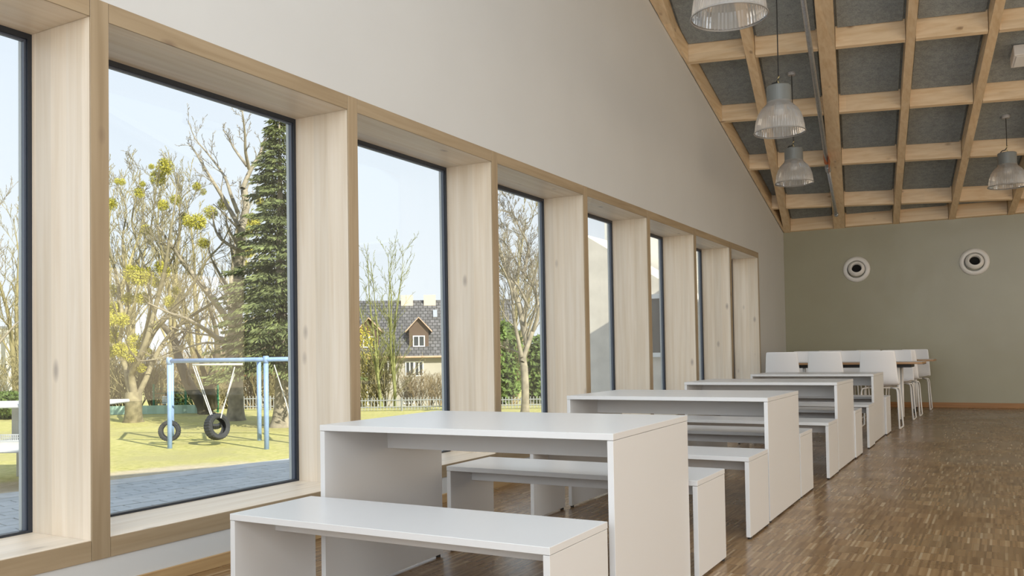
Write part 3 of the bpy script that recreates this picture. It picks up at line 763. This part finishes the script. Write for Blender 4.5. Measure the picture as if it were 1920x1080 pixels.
leaning, d3 = photo_tree('leaning_tree', (387, 776), [
    (a3([(585, 990), (560, 930), (500, 850), (450, 730), (420, 640), (400, 560), (330, 470)]), 0.28, 0.12, 0),
    (a3([(620, 960), (612, 880), (610, 820), (645, 740), (660, 650), (650, 500), (600, 330)]), 0.30, 0.05, 0.1),
    (a3([(612, 850), (585, 780), (560, 690), (530, 620)]), 0.16, 0.03, -0.1), (a3([(630, 830), (690, 790), (730, 700), (720, 600)]), 0.14, 0.03, 0.2)],
    'bark_dark', 'dark leaning mossy tree seen through the swing frame', 5, (7, 5, 4), 0.30)
rl = MB(); rr = random.Random(4)
for i in range(260):
    c = at(*a3([(rr.gauss(770, 45), rr.gauss(735, 28))])[0], d3-0.6+rr.uniform(-.6, .6)); a = Vector((rr.gauss(0, 1), rr.gauss(0, 1), rr.gauss(0, 1))).normalized()*0.05; b3 = a.orthogonal().normalized()*0.035
    rl.add([c-a, c+b3, c+a, c-b3], [(0, 1, 2, 3)])
b0 = leaning.location; rl.v = [tuple(Vector(v)-b0) for v in rl.v]
tag(rl.build('russet_leaves', 'russet_leaf', leaning), kind='stuff')
# mistletoe clumps
def ball_mesh(seed, n=900):
    rng = random.Random(seed); mb = MB()
    for i in range(n):
        d = Vector((rng.gauss(0, 1), rng.gauss(0, 1), rng.gauss(0, 1))).normalized(); r = rng.uniform(0.05, 1.0)**0.45
        c = d*r; a = (d+Vector((rng.gauss(0, .6), rng.gauss(0, .6), rng.gauss(0, .6)))).normalized()*0.17; b4 = a.cross(d+Vector((.1, .2, .3))).normalized()*0.05
        mb.add([c-a, c+b4, c+a, c-b4], [(0, 1, 2, 3)])
    me = mb.mesh('mistletoe'); me.materials.append(MATS['mistletoe']); return me
bms = [ball_mesh(1), ball_mesh(2, 650)]
def c1(x, y): return (x/2.0, y/2.0)
clumps = [(c1(620, 625), 17), (c1(590, 668), 17), (c1(568, 625), 6), (c1(458, 683), 7), (c1(535, 690), 6), (c1(522, 722), 10), (c1(612, 770), 11), (c1(660, 750), 12), (c1(738, 700), 9), (c1(762, 720), 7), (c1(415, 765), 13), (c1(705, 830), 13), (c1(742, 832), 16), (c1(790, 797), 14), (c1(838, 765), 12), (c1(548, 862), 11), (c1(765, 912), 11), (c1(500, 1030), 20), (c1(552, 1035), 20), (c1(615, 1020), 13),
          ((215, 578), 14), ((255, 642), 17), ((214, 628), 17), ((264, 520), 17), ((242, 512), 12), ((318, 566), 12), ((300, 500), 12), ((212, 545), 13), ((244, 665), 15), ((275, 660), 10), ((345, 405), 8), ((220, 340), 6),
          ((228, 600), 15), ((240, 560), 13), ((268, 560), 14), ((206, 600), 14), ((225, 655), 14), ((265, 690), 10), ((292, 530), 10), ((330, 545), 9), ((208, 660), 12), ((284, 610), 11)]
for i, ((px, py), r) in enumerate(clumps):
    p = at(px, py, d1+RNG.uniform(-0.9, 0.9)); o = bpy.data.objects.new('mistletoe', bms[i % 2]); COL.objects.link(o); o.parent = lime
    o.location = p-lime.location; s_ = r*d1/F_PX; o.scale = (s_, s_, s_*0.9); o.rotation_euler = (RNG.random()*6, RNG.random()*6, RNG.random()*6)
for i, ((px, py), r) in enumerate([((462, 430), 15), ((452, 440), 10), ((475, 415), 16), ((487, 378), 9), ((466, 473), 12), ((456, 495), 10)]):
    p = at(px, py, d2+RNG.uniform(0, 0.9)); o = bpy.data.objects.new('mistletoe', bms[i % 2]); COL.objects.link(o); o.parent = plane
    o.location = p-plane.location; s_ = r*d2/F_PX; o.scale = (s_, s_, s_*0.9); o.rotation_euler = (RNG.random()*6, RNG.random()*6, RNG.random()*6)

# spruce
def spruce(base_px, top_py, label, seed, wbase, z_low_py, mat='spruce_green', name='spruce_tree', trunk_r=0.26, nb=300):
    rng = random.Random(seed); b0 = on_ground(*base_px, G); dep = (b0-Vector(CAM)).dot(Vector(CF))
    H = at(base_px[0], top_py, dep).z-b0.z; zl = at(base_px[0], z_low_py, dep).z-b0.z
    root = empty(name, b0); tag(root, label, 'tree')
    MB().tube([(0, 0, -0.1), (0, 0, 0.25), (0.02, 0, 0.8), (0, 0, H*0.5), (0, 0, H)], [trunk_r*1.9, trunk_r*1.3, trunk_r, trunk_r*0.6, 0.02], 12, cap=False).build('trunk', 'bark_grey', root, smooth=True)
    mb = MB()
    for i in range(nb):
        t = (i+rng.random())/nb; t = t**1.15
        z = zl+(H-zl)*t; R = wbase*(1-t)**0.85*rng.uniform(0.72, 1.1)+0.12; az = rng.random()*math.tau
        o = Vector((math.cos(az), math.sin(az), 0)); side = Vector((-o.y, o.x, 0))
        P = []; m = max(3, int(R/0.22)+2)
        for j in range(m+1):
            u = j/m; P.append(Vector((0, 0, z))+o*R*u+Vector((0, 0, R*(0.12*u-0.62*u*u+0.32*u**3))))
        for j in range(m):
            p = P[j+1]; wd = (0.34*R*(1-0.75*(j+1)/m)+0.10)
            for s_ in (-1, 1):
                for q in range(9):
                    c = p+o*rng.uniform(-.14, .14)+side*s_*rng.uniform(0.0, wd)
                    a = (side*s_*0.6+o*0.7+Vector((0, 0, -rng.uniform(0.1, 0.9)))).normalized()*rng.uniform(0.12, 0.24)
                    b4 = a.cross(Vector((rng.gauss(0, 1), rng.gauss(0, 1), 0.8))).normalized()*0.026
                    mb.add([c, c+a*0.5+b4, c+a, c+a*0.5-b4], [(0, 1, 2, 3)])
    tag(mb.build('needles', mat, root), kind='stuff')
    return root
spruce((529, 800), 205, 'dark green spruce beside the window post at the right of the large pane', 21, 2.35, 690)

# generic bare trees and shrubs for the background
def bare_mesh(seed, H, kids, nst, r0, mat, spread=0.5, lenf=0.42, rmin=0.012, lean=0.25, level=None):
    rng = random.Random(seed); mb = MB()
    for s_ in range(nst):
        az = rng.random()*math.tau; d = Vector((math.cos(az)*lean*rng.random(), math.sin(az)*lean*rng.random(), 1)).normalized()
        q = [Vector((rng.uniform(-.1, .1)*(nst > 1), rng.uniform(-.1, .1)*(nst > 1), -0.1))]; m = 7
        for j in range(m):
            d = (d+Vector((rng.gauss(0, .08), rng.gauss(0, .08), 0.05))).normalized(); q.append(q[-1]+d*H*rng.uniform(0.85, 1.0)/m)
        rr_ = [max(rmin, r0*(1-0.92*j/m)) for j in range(m+1)]
        mb.tube(q, rr_, 6 if r0 > 0.05 else 4, cap=False)
        sprout(mb, rng, q, rr_, len(kids), kids, lenf, spread+0.25, 0.3, rmin, 0.18)
    me = mb.mesh('bare_crown', True); me.materials.append(MATS[mat]); return me
BM = {'tall': bare_mesh(31, 11.0, (14, 8, 5), 1, 0.22, 'bark_grey', lenf=0.36), 'tall2': bare_mesh(32, 10.0, (14, 8, 5), 2, 0.17, 'twig_straw', lenf=0.36),
      'young': bare_mesh(33, 8.0, (16, 7, 4), 3, 0.07, 'bark_green', lenf=0.26, lean=0.12, rmin=0.009),
      'shrub': bare_mesh(34, 2.6, (9, 6), 16, 0.03, 'twig_straw', lenf=0.40, lean=0.9, rmin=0.010), 'shrub2': bare_mesh(35, 2.6, (9, 6), 16, 0.03, 'twig_brown', lenf=0.40, lean=0.9, rmin=0.010)}
def plant(kind, px, depth, scale, label, name, cat, group, gz=None):
    p = at(px, 700, depth); p.z = terrain(depth) if gz is None else gz
    o = bpy.data.objects.new(name, BM[kind]); COL.objects.link(o); o.location = p; o.scale = (scale,)*3
    o.rotation_euler.z = RNG.random()*6.28; tag(o, label, cat, group); return o
bgt = [('tall', -40, 38, 1.0), ('tall2', 28, 44, 1.05), ('tall2', 205, 46, 1.35), ('tall2', 250, 55, 1.5), ('tall2', 320, 50, 1.4), ('tall2', 372, 54, 1.5), ('tall', 418, 52, 1.35), ('tall2', 455, 47, 1.1), ('tall2', 545, 50, .9), ('tall', 660, 52, .92), ('tall2', 962, 50, 1.25), ('tall', 1000, 47, 1.3)]
ORD = ['first', 'second', 'third', 'fourth', 'fifth', 'sixth', 'seventh', 'eighth', 'ninth', 'tenth', 'eleventh', 'twelfth', 'thirteenth', 'fourteenth', 'fifteenth', 'sixteenth', 'seventeenth', 'eighteenth']
for i, (k_, px, d, s_) in enumerate(bgt): plant(k_, px, d, s_, '%s from the left of the pale bare trees beyond the school yard' % ORD[i], 'background_tree', 'tree', 'bare trees beyond the yard')
plant('young', 714, 39, 0.92, 'left of the two slim green-barked young trees before the house', 'young_tree', 'tree', 'slim young trees before the house')
plant('young', 741, 40, 1.0, 'right of the two slim green-barked young trees before the house', 'young_tree', 'tree', 'slim young trees before the house')
for i, px in enumerate([-20, 60, 195, 222, 255, 285, 312, 345, 372, 405, 432, 462, 492, 520, 552, 676, 700, 722]):
    plant('shrub', px, 41+RNG.uniform(-1.5, 2.5), RNG.uniform(0.9, 1.35), '%s straw-coloured leafless hedge shrub from the left, behind the lawn' % ORD[i], 'hedge_shrub', 'shrub', 'straw coloured hedge shrubs')
for i, px in enumerate([232, 300, 360, 475, 505, 765, 785, 806, 826, 940, 958, 1010]):
    plant('shrub2', px, 43+RNG.uniform(-2, 2), RNG.uniform(0.6, 0.75) if 750 < px < 900 else RNG.uniform(0.9, 1.3), '%s brown leafless hedge shrub from the left, behind the lawn' % ORD[i], 'hedge_shrub', 'shrub', 'brown hedge shrubs')
# large tree of the third pane, with evergreens behind it
def a5(pts): return [(930+x/2.4565, 340+y/2.4545) for x, y in pts]
plant2, d5 = photo_tree('spreading_tree', (984, 776), [
    (a5([(132, 1065), (135, 980), (130, 860), (118, 800)]), 0.155, 0.14, 0),
    (a5([(118, 810), (100, 720), (80, 620), (70, 500), (30, 400), (-20, 330)]), 0.09, 0.015, -0.2),
    (a5([(120, 830), (165, 700), (195, 600), (170, 480), (110, 400), (60, 310), (20, 260)]), 0.105, 0.02, 0.2),
    (a5([(170, 690), (205, 560), (250, 430), (270, 280)]), 0.065, 0.012, 0.1),
    (a5([(150, 580), (100, 480), (40, 420), (-30, 380)]), 0.06, 0.015, -0.2), (a5([(125, 420), (150, 300), (90, 180), (60, 90)]), 0.06, 0.012, 0.2),
    (a5([(110, 790), (60, 770), (0, 750)]), 0.04, 0.012, 0)], 'bark_grey', 'spreading bare tree with a mottled pale trunk, seen in the third pane from the left', 17, (16, 11, 7), 0.42)
def bush(name, px, depth, rx_, rz_, label, mat, cat, group=None, n=2600, seed=1, leaf=0.10):
    rng = random.Random(seed); p = at(px, 700, depth); p.z = terrain(depth); mb = MB()
    for i in range(n):
        d = Vector((rng.gauss(0, 1), rng.gauss(0, 1), rng.gauss(0, 1))).normalized()*rng.uniform(0.3, 1)**0.45
        c = Vector((d.x*rx_, d.y*min(rx_, 1.2), rz_+d.z*rz_)); a = Vector((rng.gauss(0, 1), rng.gauss(0, 1), rng.gauss(0, 1))).normalized()*leaf; b4 = a.orthogonal().normalized()*leaf*0.5
        mb.add([c-a, c+b4, c+a, c-b4], [(0, 1, 2, 3)])
    for s_ in range(3): mb.tube([(rng.uniform(-.2, .2)*rx_, 0, -0.05), (rng.uniform(-.4, .4)*rx_, 0, rz_*1.3)], 0.04, 4)
    o = mb.build(name, mat, loc=p); tag(o, label, cat, group); return o
bush('evergreen_shrub', 944, 41, 1.1, 2.0, 'tall evergreen shrub left of the mottled trunk in the third pane', 'hedge_green', 'shrub', seed=3, leaf=0.13)
bush('evergreen_shrub', 1014, 42, 1.0, 1.7, 'evergreen shrub right of the mottled trunk in the third pane', 'hedge_green', 'shrub', seed=4, leaf=0.13)
bush('clipped_hedge', 5, 36, 2.4, 0.55, 'low clipped green hedge before the white building at the far left', 'hedge_green', 'hedge', seed=5, n=4200)
bush('ivy_shrub', 352, 42, 0.9, 0.9, 'green leafy shrub behind the green mesh fence', 'hedge_green', 'shrub', seed=6)
bush('forsythia_shrub', 682, 43, 0.8, 2.1, 'yellowish blooming shrub beside the window post before the house', 'moss_yellow', 'shrub', seed=8, n=1100, leaf=0.07)

# ---------------------------------------------------------------- swing frame and tyres
fl, bl, frt, brt = [on_ground(x, y, G) for x, y in ((318.5, 840), (326, 826), (500, 841.5), (478.5, 820))]
dsw = (fl-Vector(CAM)).dot(Vector(CF)); zb_ = at(317, 677, dsw).z
sw = empty('swing_frame', fl); tag(sw, 'pale blue tubular swing frame on the lawn', 'swing')
def R0(p): return Vector(p)-fl
ax = (frt-fl); ax.z = 0; span = ax.length; ax.normalize()
far_end = fl+ax*span*1.75; backv = ((bl-fl)+(brt-frt))/2; backv.z = 0
for p in (fl, frt, fl+backv*0.9, frt+backv*0.9, far_end, far_end+backv*0.9):
    MB().tube([R0((p.x, p.y, G-0.1)), R0((p.x, p.y, zb_))], 0.062, 14).build('post', 'swing_blue', sw, smooth=True)
for off in (Vector((0, 0, 0)), backv*0.9):
    a_, b_ = fl+off-ax*0.06, far_end+off+ax*0.06
    MB().tube([R0((a_.x, a_.y, zb_)), R0((b_.x, b_.y, zb_))], 0.058, 14).build('beam', 'swing_blue', sw, smooth=True)
for p in (fl, frt, far_end):
    q = p+backv*0.9; MB().tube([R0((p.x, p.y, zb_)), R0((q.x, q.y, zb_))], 0.05, 12).build('cross_tube', 'swing_blue', sw, smooth=True)
    MB().tube([R0((p.x, p.y, zb_-0.09)), R0((p.x, p.y, zb_+0.09))], 0.072, 14).build('collar', 'swing_blue', sw, smooth=True)
hb0, hb1 = at(361, 684, dsw+0.9), at(455, 683, dsw+0.9)
MB().tube([R0(hb0), R0(hb1)], 0.028, 8).build('hanger_bar', 'rope', sw, smooth=True)
def tyre(px, py, r_px, depth, turn, label, tilt=0.0, ropes=()):
    c = at(px, py, depth); Ro = r_px*depth/F_PX
    root = empty('tyre', c); tag(root, label, 'tyre', 'swing tyres')
    w2 = Ro*0.36
    prof = [(Ro*0.60, -w2*0.75), (Ro*0.72, -w2), (Ro*0.90, -w2*1.02), (Ro*0.985, -w2*0.8), (Ro, -w2*0.35), (Ro, w2*0.35), (Ro*0.985, w2*0.8), (Ro*0.90, w2*1.02), (Ro*0.72, w2), (Ro*0.60, w2*0.75),
            (Ro*0.64, w2*0.6), (Ro*0.86, w2*0.7), (Ro*0.86, -w2*0.7), (Ro*0.64, -w2*0.6), (Ro*0.60, -w2*0.75)]
    o = MB().lathe(prof, 56, rfun=lambda rr_, z, k: rr_*(0.965 if (rr_ > Ro*0.95 and k % 2) else 1)).build('casing', 'rubber', root)
    n = (-HF*math.cos(turn)+HR*math.sin(turn)); n.z = tilt; o.rotation_euler = n.to_track_quat('Z', 'Y').to_euler()
    for (x, y, dd, x2, y2) in ropes:
        MB().tube([at(x, y, dd)-c, at(x2, y2, depth)-c], 0.014, 6).build('rope', 'rope', root)
tyre(318, 808, 20, dsw+1.0, 0.15, 'tyre hanging behind the left post of the blue swing frame', 0, [(319, 690, dsw+0.9, 319, 790)])
tyre(407, 800, 25, dsw+0.6, 1.0, 'front tyre of the pair hanging in the middle of the swing frame', 0.15, [(362, 686, dsw+0.9, 397, 784), (366, 686, dsw+0.9, 400, 784), (440, 688, dsw+0.9, 414, 784)])
tyre(403, 790, 16, dsw+1.5, 0.5, 'smaller rear tyre of the pair hanging in the middle of the swing frame', 0.9, [(440, 700, dsw+1.2, 411, 786)])
MB().tube([R0(at(514, 684, dsw+0.3)), R0(at(535, 750, dsw+0.3)), R0(at(548, 800, dsw+0.3))], 0.014, 6).build('rope', 'rope', sw)

# ---------------------------------------------------------------- table tennis tables
def tt_table(px, py, label, across=False):
    top_z = G+0.76
    d = CF + CR*(px-960)/F_PX + CU*(CY-py)/F_PX; c = Vector(CAM+d*(top_z-CAM[2])/d[2])    # near right corner
    rz_ = math.atan2(HR.y, HR.x)
    if across: rz_ += math.pi/2
    root = empty('tennis_table', (c.x, c.y, G), rz_); tag(root, label, 'table', 'outdoor table tennis tables')
    MB().box(-1.52, 0, 0, 2.74, 0.69, 0.76).build('top', 'tt_concrete', root, bevel=0.02)
    if across: root.location = c
    for y0 in (0.45, 2.15):
        for x0 in (-1.35, -0.27):
            MB().box(x0, x0+0.12, y0, y0+0.14, -0.02, 0.69).build('leg', 'concrete', root, bevel=0.01)
    nt_ = MB().box(-1.60, 0.08, 1.36, 1.375, 0.765, 0.80).box(-1.60, 0.08, 1.36, 1.375, 0.895, 0.915)
    for i in range(43): nt_.box(-1.60+i*0.04-0.006, -1.60+i*0.04+0.010, 1.362, 1.373, 0.80, 0.895)
    nt_.box(-1.60, 0.08, 1.362, 1.373, 0.84, 0.852)
    tag(nt_.build('net', 'steel_light', root), 'perforated metal net', kind='stuff')
tt_table(43, 842, 'concrete table tennis table with a metal net at the far left')
tt_table(244, 817, 'concrete table tennis table whose end shows beside the window post, left of the swing', True)

# ---------------------------------------------------------------- fences, signs and lanterns
def fence_run(name, x0, x1, depth, h, mat, label, step, wire=True):
    p0, p1 = at(x0, 700, depth), at(x1, 700, depth); p0.z = p1.z = terrain(depth)
    root = empty(name, p0); tag(root, label, 'fence')
    v = p1-p0; ln = v.length; v.normalize()
    k = max(2, int(ln/step)); post = MB().box(-0.03, 0.03, -0.03, 0.03, -0.05, h)
    for i in range(k+1): post.build('post', mat, root, loc=v*(ln*i/k))
    w = MB()
    if wire:
        for z in np.arange(0.05, h, 0.2): w.tube([Vector((0, 0, z)), v*ln+Vector((0, 0, z))], 0.010, 4)
        for i in range(int(ln/0.12)): w.tube([v*(i*0.12)+Vector((0, 0, 0.03)), v*(i*0.12)+Vector((0, 0, h-0.02))], 0.004, 3)
    else:
        for z in (0.15, h-0.12): w.tube([Vector((0, 0, z)), v*ln+Vector((0, 0, z))], 0.025, 4)
        for i in range(int(ln/0.13)):
            c = v*(i*0.13); w.tube([c+Vector((0, 0, 0.03)), c+Vector((0, 0, h))], 0.020, 4)
    tag(w.build('wires' if wire else 'pickets', mat, root), kind='stuff'); return root
fence_run('mesh_fence', 288, 408, 37.5, 1.25, 'fence_green', 'green wire mesh fence behind the swing', 1.4)
fence_run('picket_fence', 452, 560, 38.5, 0.62, 'fence_grey', 'low grey picket fence beside the spruce trunk', 1.6, False)
fence_run('picket_fence', 655, 850, 36.5, 0.55, 'fence_grey', 'low grey picket fence before the young trees and the house', 1.6, False)
fence_run('picket_fence', 930, 1030, 36.5, 0.50, 'fence_grey', 'low grey picket fence under the spreading tree', 1.6, False)
p0, p1 = at(196, 700, 37), at(390, 700, 37); p0.z = G
tp = MB(); v = (p1-p0); v.z = 0
for i in range(24):
    a_ = v*(i/24); b_ = v*((i+1)/24); s0, s1 = 0.05*math.sin(i*1.7), 0.05*math.sin((i+1)*1.7)
    for y_, sg in ((0, 1), (0.02, -1)):
        o_ = HF*(y_)
        tp.add([a_+HF*s0+o_, b_+HF*s1+o_, b_+HF*s1+o_+Vector((0, 0, 0.36)), a_+HF*s0+o_+Vector((0, 0, 0.36))], [(0, 1, 2, 3)])
tag(tp.build('tarpaulin', 'tarp_green', loc=p0), 'low strip of pale green tarpaulin along the lawn edge', 'tarpaulin')
def sign(px, py, depth, w, h, label, arch=False):
    c = at(px, py, depth); root = empty('sign', (c.x, c.y, terrain(depth)), math.atan2(HR.y, HR.x)); tag(root, label, 'sign')
    zc_ = c.z-terrain(depth)
    pts = [(-w/2, -h/2), (w/2, -h/2), (w/2, h/2), (-w/2, h/2)] if not arch else [(-w/2, -h/2)]+[(w/2, -h/2)]+[(w/2*math.cos(t*math.pi/10), h*0.1+h*0.4*math.sin(t*math.pi/10)) for t in range(11)]
    n_ = len(pts); MB().add([(x, 0, zc_+z) for x, z in pts]+[(x, 0.03, zc_+z) for x, z in pts], [tuple(range(n_)), tuple(range(2*n_-1, n_-1, -1))]+[(i, n_+i, n_+(i+1) % n_, (i+1) % n_) for i in range(n_)]).build('board', 'sign_white', root)
    MB().box(-0.025, 0.025, 0.03, 0.07, -0.05, zc_).build('post', 'fence_grey', root)
sign(308, 750, 37.8, 0.20, 0.34, 'small white sign on the mesh fence behind the swing')
sign(513, 780, 38.2, 0.46, 0.34, 'arched white sign on the picket fence beside the spruce trunk', True)
def lantern(px, py, depth, label):
    c = at(px, py, depth); g0 = terrain(depth); root = empty('street_lantern', (c.x, c.y, g0)); tag(root, label, 'street lamp'); h = c.z-g0
    MB().tube([(0, 0, -0.05), (0, 0, h-0.15)], [0.05, 0.03], 8).build('pole', 'fence_grey', root)
    MB().lathe([(0.05, -0.18), (0.16, 0.10), (0.18, 0.12), (0.05, 0.24), (0, 0.26)], 8, (0, 0, h)).build('head', 'steel_light', root)
lantern(375, 708, 46, 'grey street lantern seen through the swing frame')
lantern(285, 727, 46, 'pale street lantern right of the lime trunk')

# ---------------------------------------------------------------- buildings outside
def local_frame(px, depth, turn):
    p = at(px, 700, depth); p.z = terrain(depth)-0.05
    return p, math.atan2(HR.y, HR.x)+turn
hd = 76.0
p, rz = local_frame(755, hd, 0.10)
hs = empty('house', p, rz); tag(hs, 'two-storey grey house with a steep dark tiled roof, dormers and two chimneys', 'house')
mpp = hd/F_PX
def hx(px): return (px-755)*mpp
def hz(py): return at(755, py, hd).z-p.z
eave, ridge = hz(667), hz(557)
X0, X1 = hx(590), hx(960)
MB().box(X0, X1, 0, 9.0, -0.5, eave).build('walls', 'plaster_beige', hs)
def tiled(mb_v, mb_f, uvs, name, par, mat='roof_tiles_dark'):
    o = MB().add(mb_v, mb_f).build(name, mat, par)
    ul = o.data.uv_layers.new(name='uv')
    for poly in o.data.polygons:
        for li in poly.loop_indices:
            vi = o.data.loops[li].vertex_index; ul.data[li].uv = uvs[vi]
    return o
def roof_pt(t, x): return (x, -0.5+5.0*t, eave-0.1+(ridge-eave+0.1)*t)
sl = math.hypot(5.0, ridge-eave)
vv = [roof_pt(0, X0-.4), roof_pt(0, X1+.4), roof_pt(1, X1+.4), roof_pt(1, X0-.4), (X0-.4, 9.5, eave-.1), (X1+.4, 9.5, eave-.1)]
rf_h = tiled(vv, [(0, 1, 2, 3), (3, 2, 5, 4), (0, 3, 4), (1, 5, 2), (0, 4, 5, 1)], [(X0, 0), (X1, 0), (X1, sl), (X0, sl), (X0, 0), (X1, 0)], 'roof', hs)
def tsurf(py): return (hz(py)-eave+0.1)/(ridge-eave+0.1)
for px in (763, 808):
    x = hx(px); c = MB().box(x-0.55, x+0.55, 4.0, 4.9, ridge-1.2, ridge+0.45).build('chimney', 'brick_pale', rf_h)
def house_window(xc, zc2, w, h, y, par, leaves=2):
    f = MB(); e_ = 0.09
    f.box(xc-w/2, xc+w/2, y-0.06, y+0.06, zc2-h/2, zc2-h/2+e_); f.box(xc-w/2, xc+w/2, y-0.06, y+0.06, zc2+h/2-e_, zc2+h/2)
    for i in range(leaves+1):
        xx = xc-w/2+(w-e_)*i/leaves; f.box(xx, xx+e_, y-0.06, y+0.06, zc2-h/2+e_, zc2+h/2-e_)
    o = f.build('window', 'frame_white', par)
    for i in range(leaves):
        xa = xc-w/2+(w-e_)*i/leaves+e_; xb = xc-w/2+(w-e_)*(i+1)/leaves
        MB().box(xa, xb, y-0.02, y+0.02, zc2-h/2+e_, zc2+h/2-e_).build('pane', 'dark_pane', o)
for px, py, w, h in ((768.5, 692, 0.75, 1.25), (785.5, 692, 0.75, 1.25), (728, 690, 0.8, 1.2), (690, 690, 0.8, 1.2), (766, 745, 0.9, 1.1), (690, 745, 0.9, 1.1), (845, 692, 0.8, 1.25)):
    house_window(hx(px), hz(py), w*1.05, h*1.05, -0.03, hs)
for px in (786, 693):
    x = hx(px); z0, z1 = hz(653), hz(620); yb = 0.35
    dm = MB().add([(x-0.85, yb, z0), (x+0.85, yb, z0), (x+0.85, yb, z1+0.1), (x, yb, z1+1.05), (x-0.85, yb, z1+0.1), (x-0.85, 4.2, z0), (x+0.85, 4.2, z0), (x+0.85, 4.2, z1+0.1), (x, 4.2, z1+1.05), (x-0.85, 4.2, z1+0.1)],
                  [(0, 1, 2, 3, 4), (1, 6, 7, 2), (5, 0, 4, 9), (0, 5, 6, 1)]).build('dormer', 'dormer_wood', hs)
    tk = 0.09
    for s_ in (-1, 1):
        MB().add([(x, yb-0.3, z1+1.12), (x+s_*1.15, yb-0.3, z1-0.15), (x+s_*1.15, 4.0, z1-0.15), (x, 4.0, z1+1.12), (x, yb-0.3, z1+1.12+tk), (x+s_*1.2, yb-0.3, z1-0.15+tk), (x+s_*1.2, 4.0, z1-0.15+tk), (x, 4.0, z1+1.12+tk)],
                 [(0, 1, 2, 3), (4, 5, 6, 7), (0, 1, 5, 4), (1, 2, 6, 5), (0, 3, 7, 4)]).build('dormer_roof', 'dormer_tile', dm)
    house_window(x, hz(640), 1.05, 0.98, yb-0.04, hs)
# skylight and the eave gutter
ts = tsurf(588); a_, b_ = Vector(roof_pt(ts-0.05, hx(814))), Vector(roof_pt(ts+0.08, hx(822))); up_ = Vector((0, -(ridge-eave), 5.0)).normalized()*0.10
MB().add([a_, (b_.x, a_.y, a_.z), b_, (a_.x, b_.y, b_.z)]+[Vector(q)+up_ for q in (a_, (b_.x, a_.y, a_.z), b_, (a_.x, b_.y, b_.z))], [(0, 1, 2, 3), (4, 5, 6, 7), (0, 1, 5, 4), (1, 2, 6, 5), (2, 3, 7, 6), (3, 0, 4, 7)]).build('skylight', 'steel_light', rf_h)
MB().tube([(X0-.4, -0.6, eave-0.12), (X1+.4, -0.6, eave-0.12)], 0.09, 8).build('gutter', 'dormer_tile', rf_h)
# pale villa glimpsed behind the swing
p, rz = local_frame(470, 64, 0.2); vl = empty('villa', p, rz); tag(vl, 'pale plastered villa glimpsed behind the swing posts', 'house')
MB().box(-2.2, 3.2, 0, 6, -0.5, 4.9).build('walls', 'plaster_white', vl)
vr = MB().add([(-2.6, -0.4, 4.9), (3.6, -0.4, 4.9), (3.6, 6.4, 4.9), (-2.6, 6.4, 4.9), (-1, 3, 7.0), (2, 3, 7.0)], [(0, 1, 5, 4), (1, 2, 5), (2, 3, 4, 5), (3, 0, 4), (0, 3, 2, 1)]).build('roof', 'dormer_wood', vl)
for x, z in ((-0.45, 3.6), (-0.45, 1.6), (1.6, 3.6), (1.6, 1.6)): house_window(x, z, 0.8, 1.15, -0.03, vl)
# white flat building at the far left
p, rz = local_frame(36, 46, 0.15); wbg = empty('flat_building', p, rz); tag(wbg, 'white flat-roofed building with tree shadows at the far left', 'building')
hz2 = at(20, 616, 46).z-p.z
MB().box(-9, 0, 0, 7, -0.3, hz2).build('walls', 'plaster_white', wbg)
MB().box(-9.1, 0.1, -0.1, 7.1, hz2, hz2+0.12).build('coping', 'concrete', wbg)
MB().box(0.0, 1.6, 0.8, 5, -0.3, hz2*0.42).build('annex', 'plaster_beige', wbg); MB().box(-0.02, 1.75, 0.65, 5.1, hz2*0.42, hz2*0.42+0.1).build('annex_roof', 'dormer_wood', wbg)
# timber clad wing beyond the end of the hall
wg = empty('wing', (-0.5, 17.2, G)); tag(wg, 'timber clad wing with a sloping roof line, seen through the middle windows', 'building')
def wz(z): return z-G
MB().add([(-3.95, 0, 0), (-0.05, 0, 0), (-0.05, 0, wz(1.5)), (-0.6, 0, wz(1.5)), (-3.95, 0, wz(3.60)), (-3.95, 1.4, 0), (-0.05, 1.4, 0), (-0.05, 1.4, wz(1.5)), (-0.6, 1.4, wz(1.5)), (-3.95, 1.4, wz(3.60))],
         [(0, 1, 2, 3, 4), (9, 8, 7, 6, 5), (0, 4, 9, 5), (4, 3, 8, 9), (3, 2, 7, 8), (2, 1, 6, 7)]).build('clad_front', 'wing_wood', wg)
MB().box(-4.1, 0.4, 1.6, 6, 0, wz(6.2)).build('tall_wall', 'wing_plaster', wg)
f = house_window(-2.05, wz(1.55), 0.9, 1.3, -0.03, wg, 1)
